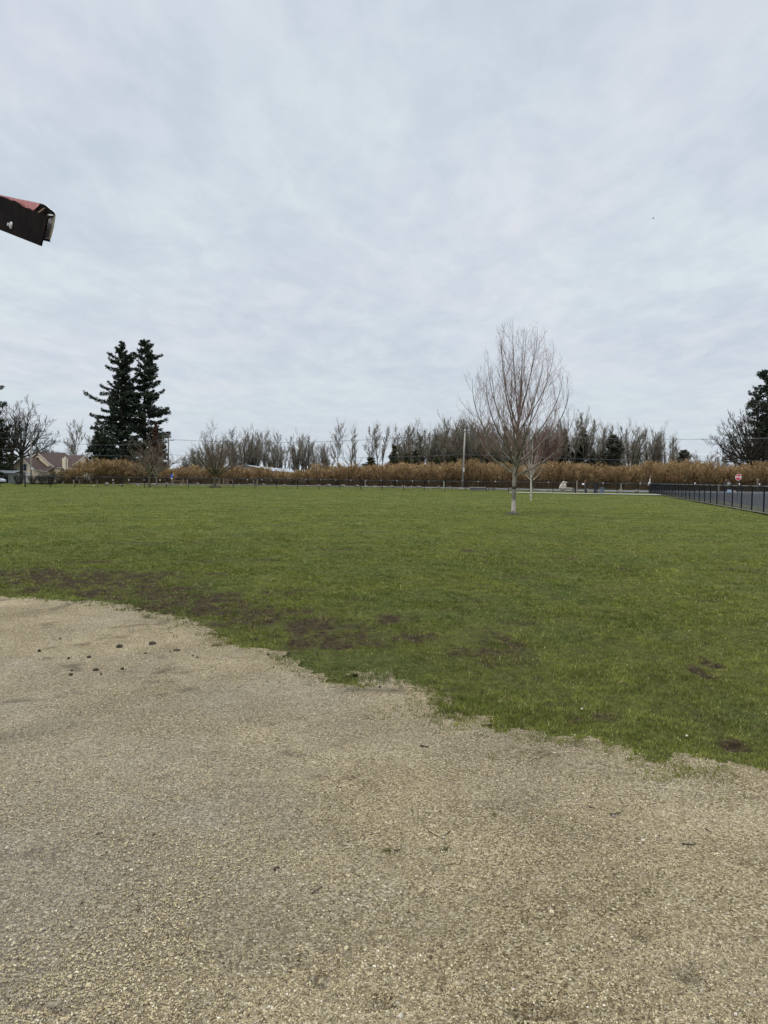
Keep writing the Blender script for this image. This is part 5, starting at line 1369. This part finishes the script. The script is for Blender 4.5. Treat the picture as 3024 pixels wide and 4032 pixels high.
# ------------------------------------------------------------------ hazel orchard
def hazel(seed, H=6.6, W=3.9):
    R = np.random.default_rng(seed)
    l1 = []
    for i in range(9):
        a = i * 2.4 + R.normal() * .3; rho = W * R.uniform(.35, .85); zt = H * R.uniform(.72, .95)
        s = np.array([.25 * math.cos(a), .25 * math.sin(a), -.1]); tp = np.array([rho * math.cos(a), rho * math.sin(a), zt]); t = np.linspace(0, 1, 6)[:, None]
        c_ = s + np.array([math.cos(a) * rho * .45, math.sin(a) * rho * .45, zt * .55])
        l1.append(((1 - t) ** 2 * s + 2 * (1 - t) * t * c_ + t * t * tp, .085 * (1 - t[:, 0]) + .02))
    l2 = ramify(R, l1, 9, .22, .95, (25, 60), (.22, .4), .6, .2, 4, .6, .02, taper=.2)
    l3 = ramify(R, l2, 7, .1, 1, (15, 50), (.45, .8), .7, .15, 3, .8, .017, taper=.2)
    def env_ok(b):
        p = b[0][-1]; q = math.hypot(p[0], p[1]) / (W * 1.05); return p[2] < H * 1.04 and q < 1.05 and p[2] > .8 and not (q > .55 and p[2] < 1.5)
    l3 = [b for b in l3 if env_ok(b)]
    # catkins: thousands of small hanging tassels through the crown
    C = []; Dn = []
    for b in l3:
        for t in (R.uniform(.05, .3), R.uniform(.3, .5), R.uniform(.5, .75), R.uniform(.75, 1)):
            q, d, _ = interp(b[0], b[1], min(t, .999)); C.append(q); Dn.append(d)
    C = np.array(C); Dn = np.array(Dn)
    zf = np.clip((C[:, 2] - 1.0) / (H * .45), .12, 1); k = R.random(len(C)) < zf; C = C[k]; Dn = Dn[k]
    V, Fq, col = leaf_cards(R, C, np.full(len(C), .095), 3.6, -.3, 3, Dn * 1.6)
    suck = []
    for i in range(230):
        a = R.uniform(0, 2 * PI); q = abs(R.normal()) * W * .42
        suck.append(branch(R, np.array([q * math.cos(a), q * math.sin(a), 0.]), np.array([R.normal() * .35, R.normal() * .35, 1.]), R.uniform(.9, 3.0), .026, .013, 4, .2, .25))
    wv, wf = tubes(l2 + l3, 3)
    sv, sf = tubes(suck, 3); nw = len(wv); wv = np.concatenate([wv, sv]); wf = np.concatenate([wf, sf + nw])
    tm = np_mesh('trunk', *tubes(l1, 5), smooth=True)
    cw = np.concatenate([np.full((nw, 3), (.42, .40, .40)), np.full((len(wv) - nw, 3), (.27, .28, .29)), np.repeat(col[:, None], 3, axis=1)])
    cm = np_mesh('crown', np.concatenate([wv, V]), np.concatenate([wf, Fq + len(wv)]), cols=cw)
    return tm, cm
hz = []
for k in range(6):
    tm, cm = hazel(200 + k, H=6.6, W=4.1 + .4 * (k % 3)); tm.materials.append(M['hazel_wood']); cm.materials.append(M['catkin']); hz.append((tm, cm))
topy = [(-200, 1846), (150, 1862), (215, 1850), (250, 1832), (300, 1818), (360, 1812), (420, 1805), (520, 1815), (620, 1838), (700, 1836), (760, 1832), (900, 1826), (985, 1829), (1012, 1837), (1035, 1842), (1100, 1845), (1180, 1850), (1230, 1832), (1300, 1827), (1500, 1822), (1560, 1812), (1700, 1818),
        (1900, 1808), (2000, 1822), (2150, 1820), (2220, 1816), (2290, 1810), (2350, 1832), (2420, 1826), (2460, 1830), (2540, 1812), (2640, 1812), (2710, 1805), (2790, 1826), (2900, 1824), (3020, 1820), (3300, 1822)]
R5 = random.Random(17)
def hazel_tree(x, Y, s, label, grp, kind, h=None):
    tm, cm = hz[kind]; e = empty('hazel_tree', (x, Y, 0), R5.uniform(0, 6.28), label, 'tree', grp)
    H = h if h else 5.5
    sx = s; e.scale = (sx, sx, H / 6.7)
    for nm, me in (('trunk', tm), ('crown', cm)):
        o = bpy.data.objects.new(nm, me); COL.objects.link(o); o.parent = e
    return e
front_marks = [(-1, 'left end'), (390, 'in front of the giant firs'), (640, 'behind the blue sign'), (900, 'behind the spreading mossy tree'), (1130, 'below the white barn roof'), (1420, 'below the lone far trees'), (1700, 'left of the tall pale pole'), (1900, 'between pale pole and maple'), (2120, 'behind the maple'), (2330, 'behind the gate'), (2540, 'behind the trash bin'), (2740, 'behind the fence corner'), (2870, 'left of the stop sign'), (3300, 'behind the stop sign')]
for row in range(7):
    Y = 174 + row * 6.3; n = 0
    x = -99.0 + (row % 2) * 3.2
    while x < 104:
        xx = x + R5.uniform(-.5, .5); px_ = 1512 + xx / Y * F
        ty = float(np.interp(px_, [a for a, _ in topy], [b for _, b in topy]))
        # the crown top follows the height of the row
        H = CAMZ + (hor(px_) - ty) / F * (Y - 1) + (-.5 + R5.uniform(-.5, .4) if row else R5.uniform(-.2, .35)) - .10 * row
        x += 7.0
        if px_ < 205 or px_ > 3230 or H < 1.8: continue
        if row >= 4 and 960 < px_ < 1240: continue
        if row > 0 and px_ < 380: continue
        if row == 0:
            i = next(k for k, (a, _) in enumerate(front_marks) if px_ < a)
            lab = 'front-row hazel tree with golden catkins ' + front_marks[i][1]
        else:
            lab = 'hazel tree with golden catkins in the back rows of the orchard'
        hazel_tree(xx, Y + R5.uniform(-.6, .6), 1.0 + R5.uniform(-.06, .12), lab, 'hazel trees of the orchard, front row' if row == 0 else 'hazel trees of the orchard, back rows', R5.randrange(6), max(H, 2.0))
# scrubby bare shrubs near the house and fence line
for (x, Y, h, s, lab) in [(72, 128, 1.9, .34, 'bare grey shrub behind the fence in front of the garage'), (165, 133, 1.8, .40, 'bare shrub below the porch roof'), (196, 134, 1.9, .4, 'bare shrub left of the chimney foot'),
                          (236, 150, 2.6, .55, 'brownish shrub in front of the chimney'), (270, 156, 3.2, .65, 'tall brown shrub in front of the house wing'), (130, 134, 1.6, .34, 'low bare shrub under the grey pole')]:
    e = hazel_tree(spot(x, Y).x, Y, s, lab, None, R5.randrange(6), h); e.name = 'bare_shrub'
    for c in e.children:
        if c.name.startswith('crown'):
            me2 = hz[0][1].copy(); me2.materials.clear(); me2.materials.append(M['shrub_dark']); c.data = me2
for (px_, Y, h, s_, lab) in [(262, 149, 2.7, .6, 'hazel tree partly hiding the right wing of the house'), (300, 150, 3.3, .75, 'hazel tree in front of the right end gable of the house'), (338, 152, 4.6, .85, 'hazel tree just right of the house gable'), (378, 154, 5.0, .85, 'hazel tree at the foot of the low broad evergreen'),
                          (420, 156, 5.6, .95, 'tall rounded hazel tree below the left giant fir'), (466, 157, 5.2, .9, 'hazel tree right below the left giant fir trunk')]:
    hazel_tree(spot(px_, Y).x, Y, s_, lab, None, R5.randrange(6), h)
# ------------------------------------------------------------------ far tree line
far = []
specs = [dict(spread=.21, fork=.32, nlimb=12, sub=(6, 6, 3), up=.9, limb_ang=(20, 40)), dict(spread=.28, fork=.30, nlimb=11, sub=(7, 6, 3), up=.8, limb_ang=(24, 46)), dict(spread=.19, fork=.38, nlimb=10, sub=(6, 6, 3), up=1.0, limb_ang=(20, 38), multi=2),
         dict(spread=.21, fork=.28, nlimb=9, sub=(6, 6, 3), up=.9, limb_ang=(22, 42), multi=3), dict(spread=.34, fork=.34, nlimb=9, sub=(7, 6, 3), up=.7, limb_ang=(28, 52)), dict(spread=.15, fork=.28, nlimb=14, sub=(6, 6, 3), up=1.0, limb_ang=(20, 36)),
         dict(spread=.24, fork=.22, nlimb=12, sub=(7, 6, 3), up=.9, limb_ang=(22, 44), multi=3)]
for k, sp in enumerate(specs):
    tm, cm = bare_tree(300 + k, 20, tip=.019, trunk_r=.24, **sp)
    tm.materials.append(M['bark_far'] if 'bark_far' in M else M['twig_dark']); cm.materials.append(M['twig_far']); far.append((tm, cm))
cmr = far[6][1].copy(); cmr.materials.clear(); cmr.materials.append(M['twig_red'])
ivy = conifer(91, 12, fprof([(0, 1.6), (.3, 1.7), (.7, 1.1), (1, .3)]), nbr=80, base=.03, r=.3, clump=.55, dens=30, wav=.4, leafk=4, gaps=0, down=-.1)
ivy[0].materials.append(M['bark_dark']); ivy[1].materials.append(M['ivy'])
spr = conifer(92, 22, fprof([(0, 5.2), (.3, 4.6), (.6, 3.0), (.85, 1.4), (1, .2)]), nbr=120, base=.06, r=.35, clump=.8, dens=15, wav=.35, leafk=4, gaps=.05)
spr[0].materials.append(M['bark_dark']); spr[1].materials.append(M['needles_far'] if 'needles_far' in M else M['ivy'])
brn = conifer(93, 20, fprof([(0, 4.0), (.3, 4.4), (.6, 4.2), (.85, 3.0), (1, 1.0)]), nbr=130, base=.08, r=.35, clump=.8, dens=14, wav=.3, leafk=4, gaps=.05)
brn[0].materials.append(M['bark_dark']); brn[1].materials.append(M['needles_grey'])
def far_tree(name, ms, x, Y, ytop, H0, lab, grp=None, sx=1.0, cat='tree'):
    h = hgt(x, ytop, Y); e = empty(name, spot(x, Y), R5.uniform(0, 6.28), lab, cat, grp); s = h / H0
    e.scale = (s * sx, s * sx, s)
    for nm, me in (('trunk', ms[0]), ('crown', ms[1])):
        o = bpy.data.objects.new(nm, me); COL.objects.link(o); o.parent = e
G1 = 'bare grey trees of the far tree line'
named = [(923, 1700, 0, 'slim bare far tree right of the spreading mossy tree'), (965, 1708, 3, None), (1000, 1720, 1, None), (1040, 1718, 4, 'bare far tree above the left end of the barn roof'), (1093, 1725, 4, 'bare far tree above the middle of the barn roof'), (1160, 1727, 2, None), (1192, 1730, 3, None), (1215, 1728, 0, None),
         (1247, 1757, 1, None), (1287, 1752, 0, None), (1332, 1690, 4, 'tall lone spreading bare tree left of the slim pair'), (1382, 1697, 5, 'slim tall bare tree right of the tall lone spreading one'), (1402, 1750, 5, 'short thin bare tree next to the slim tall one'), (1465, 1696, 4, 'wide twin-stemmed bare tree left of mid field'), (1490, 1700, 2, 'bare tree merging with the wide twin-stemmed one'),
         (1530, 1738, 1, None), (1585, 1696, 3, 'tall bushy bare tree at mid field'), (1612, 1690, 0, None), (1640, 1700, 1, None), (1680, 1698, 3, None), (1703, 1700, 6, None), (1728, 1672, 1, 'tall open bare tree left of the pale pole'), (1770, 1682, 6, None), (1790, 1678, 3, None), (1808, 1664, 0, None), (1840, 1668, 6, 'dense bare tree directly behind the tall pale pole'), (1868, 1664, 3, None), (1890, 1672, 6, None),
         (1930, 1690, 1, None), (1955, 1690, 3, None), (1985, 1688, 0, None), (2015, 1690, 6, None), (2050, 1690, 3, None), (2135, 1690, 1, None), (2165, 1685, 3, None), (2190, 1680, 0, None),
         (2242, 1672, 2, None), (2262, 1664, 0, 'tall bare tree between two dark spruces'), (2292, 1656, 4, 'tallest bare tree, behind the larger dark spruce'), (2318, 1662, 0, None), (2345, 1702, 1, None), (2365, 1700, 5, None), (2388, 1706, 5, None), (2437, 1692, 2, 'bare tree behind the rounded grey-brown evergreen'), (2482, 1694, 3, 'bushy upright bare tree right of the rounded evergreen'), (2520, 1720, 5, None), (2545, 1704, 0, None),
         (2575, 1706, 3, None), (2598, 1710, 0, None), (2630, 1738, 1, None), (2662, 1752, 1, 'last small bare tree at the right end of the far tree line'), (2500, 1712, 1, None)]
seg = [(1000, 'grey bare far tree right beside the spreading mossy tree'), (1250, 'grey bare far tree above the barn roof'), (1600, 'grey bare far tree left of mid field'), (1760, 'grey bare far tree between mid field and the pale pole'), (1920, 'grey bare far tree in the dense clump behind the pale pole'), (2220, 'grey bare far tree behind the maple'), (2460, 'grey bare far tree among the spruces'), (2800, 'grey bare far tree right of the rounded evergreen')]
seg2 = [(905, 'lower grey bare tree behind the spreading mossy tree'), (1250, 'lower grey bare tree behind the barn roof'), (1700, 'lower grey bare tree behind the mid-field tree clump'), (1905, 'lower grey bare tree deep in the clump behind the pale pole'), (2220, 'lower grey bare tree far behind the maple'), (2800, 'lower grey bare tree far behind the spruces')]
def seglab2(x): return next(l for a, l in seg2 if x < a)
def seglab(x): return next(l for a, l in seg if x < a)
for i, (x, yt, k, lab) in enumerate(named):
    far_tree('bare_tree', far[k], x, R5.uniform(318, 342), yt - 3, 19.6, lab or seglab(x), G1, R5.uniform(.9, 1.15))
# second, lower layer that thickens the line
xs2 = list(range(745, 905, 24)) + list(range(910, 1235, 23)) + list(range(1250, 1320, 24)) + list(range(1565, 1700, 17)) + list(range(1700, 1900, 14)) + list(range(1905, 2215, 17)) + list(range(2225, 2660, 21))
for x in xs2:
    base_ = float(np.interp(x, [745, 800, 900, 1000, 1230, 1330, 1560, 1700, 1900, 2200, 2400, 2600, 2680], [1790, 1765, 1735, 1745, 1760, 1790, 1745, 1720, 1705, 1720, 1735, 1745, 1785]))
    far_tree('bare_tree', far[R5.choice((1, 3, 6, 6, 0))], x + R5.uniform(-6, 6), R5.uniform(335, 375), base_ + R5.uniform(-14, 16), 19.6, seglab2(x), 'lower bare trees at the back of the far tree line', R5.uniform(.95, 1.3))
for x, yt, lab in ((2110, 1690, 'reddish-brown bare tree just right of the maple trunk'), (2150, 1712, 'second reddish-brown bare tree right of the maple trunk')):
    far_tree('bare_tree', (far[6][0], cmr), x, 310, yt, 19.6, lab, None, 1.0)
for x, yt, lab, sx in ((1551, 1752, 'narrow ivy-green pointed tree at mid field', 1.3), (1600, 1785, 'ivy-covered trunk left of the bushy bare trees', 1.6), (1634, 1770, 'ivy-covered trunk in the bushy bare trees, mid field', 1.4), (1785, 1790, 'ivy-green undergrowth left of the pale pole', 2.4), (1860, 1785, 'ivy-green undergrowth right of the pale pole', 2.4), (1717, 1795, 'ivy-green bush left of the dense clump', 1.8), (1460, 1800, 'green bush under the twin-stemmed bare tree', 3)):
    far_tree('ivy_tree', ivy, x, 318, yt, 12, lab, None, sx)
for x, yt, sx, lab, m_ in ((2221, 1688, .75, 'narrow dark spruce left of the larger spruce', spr), (2291, 1682, 1.25, 'larger dark spruce in the far tree line', spr), (2410, 1712, 1.05, 'rounded grey-brown evergreen in the far tree line', brn), (1940, 1760, 1.0, 'dark spruce behind the maple, left of its trunk', spr), (2080, 1765, 1.2, 'dark spruce behind the maple trunk', spr), (2180, 1755, 1.1, 'dark spruce right of the small young tree', spr), (2335, 1770, 1.2, 'low dark spruce right of the larger spruce', spr), (2690, 1772, 1.3, 'low rounded evergreen at the right end of the tree line', brn)):
    far_tree('spruce_tree', m_, x, 331 if x in (2221, 2291, 2410) else 346, yt, 22 if m_ is spr else 20, lab, None, sx)
for x, yt, k, lab in ((2735, 1798, 4, 'low bare brush right of the tree line end'), (2790, 1800, 4, 'low bare brush left of the oak'), (2840, 1800, 6, 'low bare brush under the oak limbs'), (2890, 1805, 4, 'low bare brush beside the oak trunk'), (215, 1790, 4, 'bare brush behind the house chimney'), (180, 1775, 6, 'bare brush behind the house ridge'), (335, 1790, 4, 'bare brush left of the firs'), (720, 1800, 6, 'low bare brush right of the dark utility pole'), (770, 1770, 6, 'pale bare brush left of the spreading tree')):
    far_tree('bare_tree', far[k], x, 300, yt, 19.6, lab, None, 1.8)
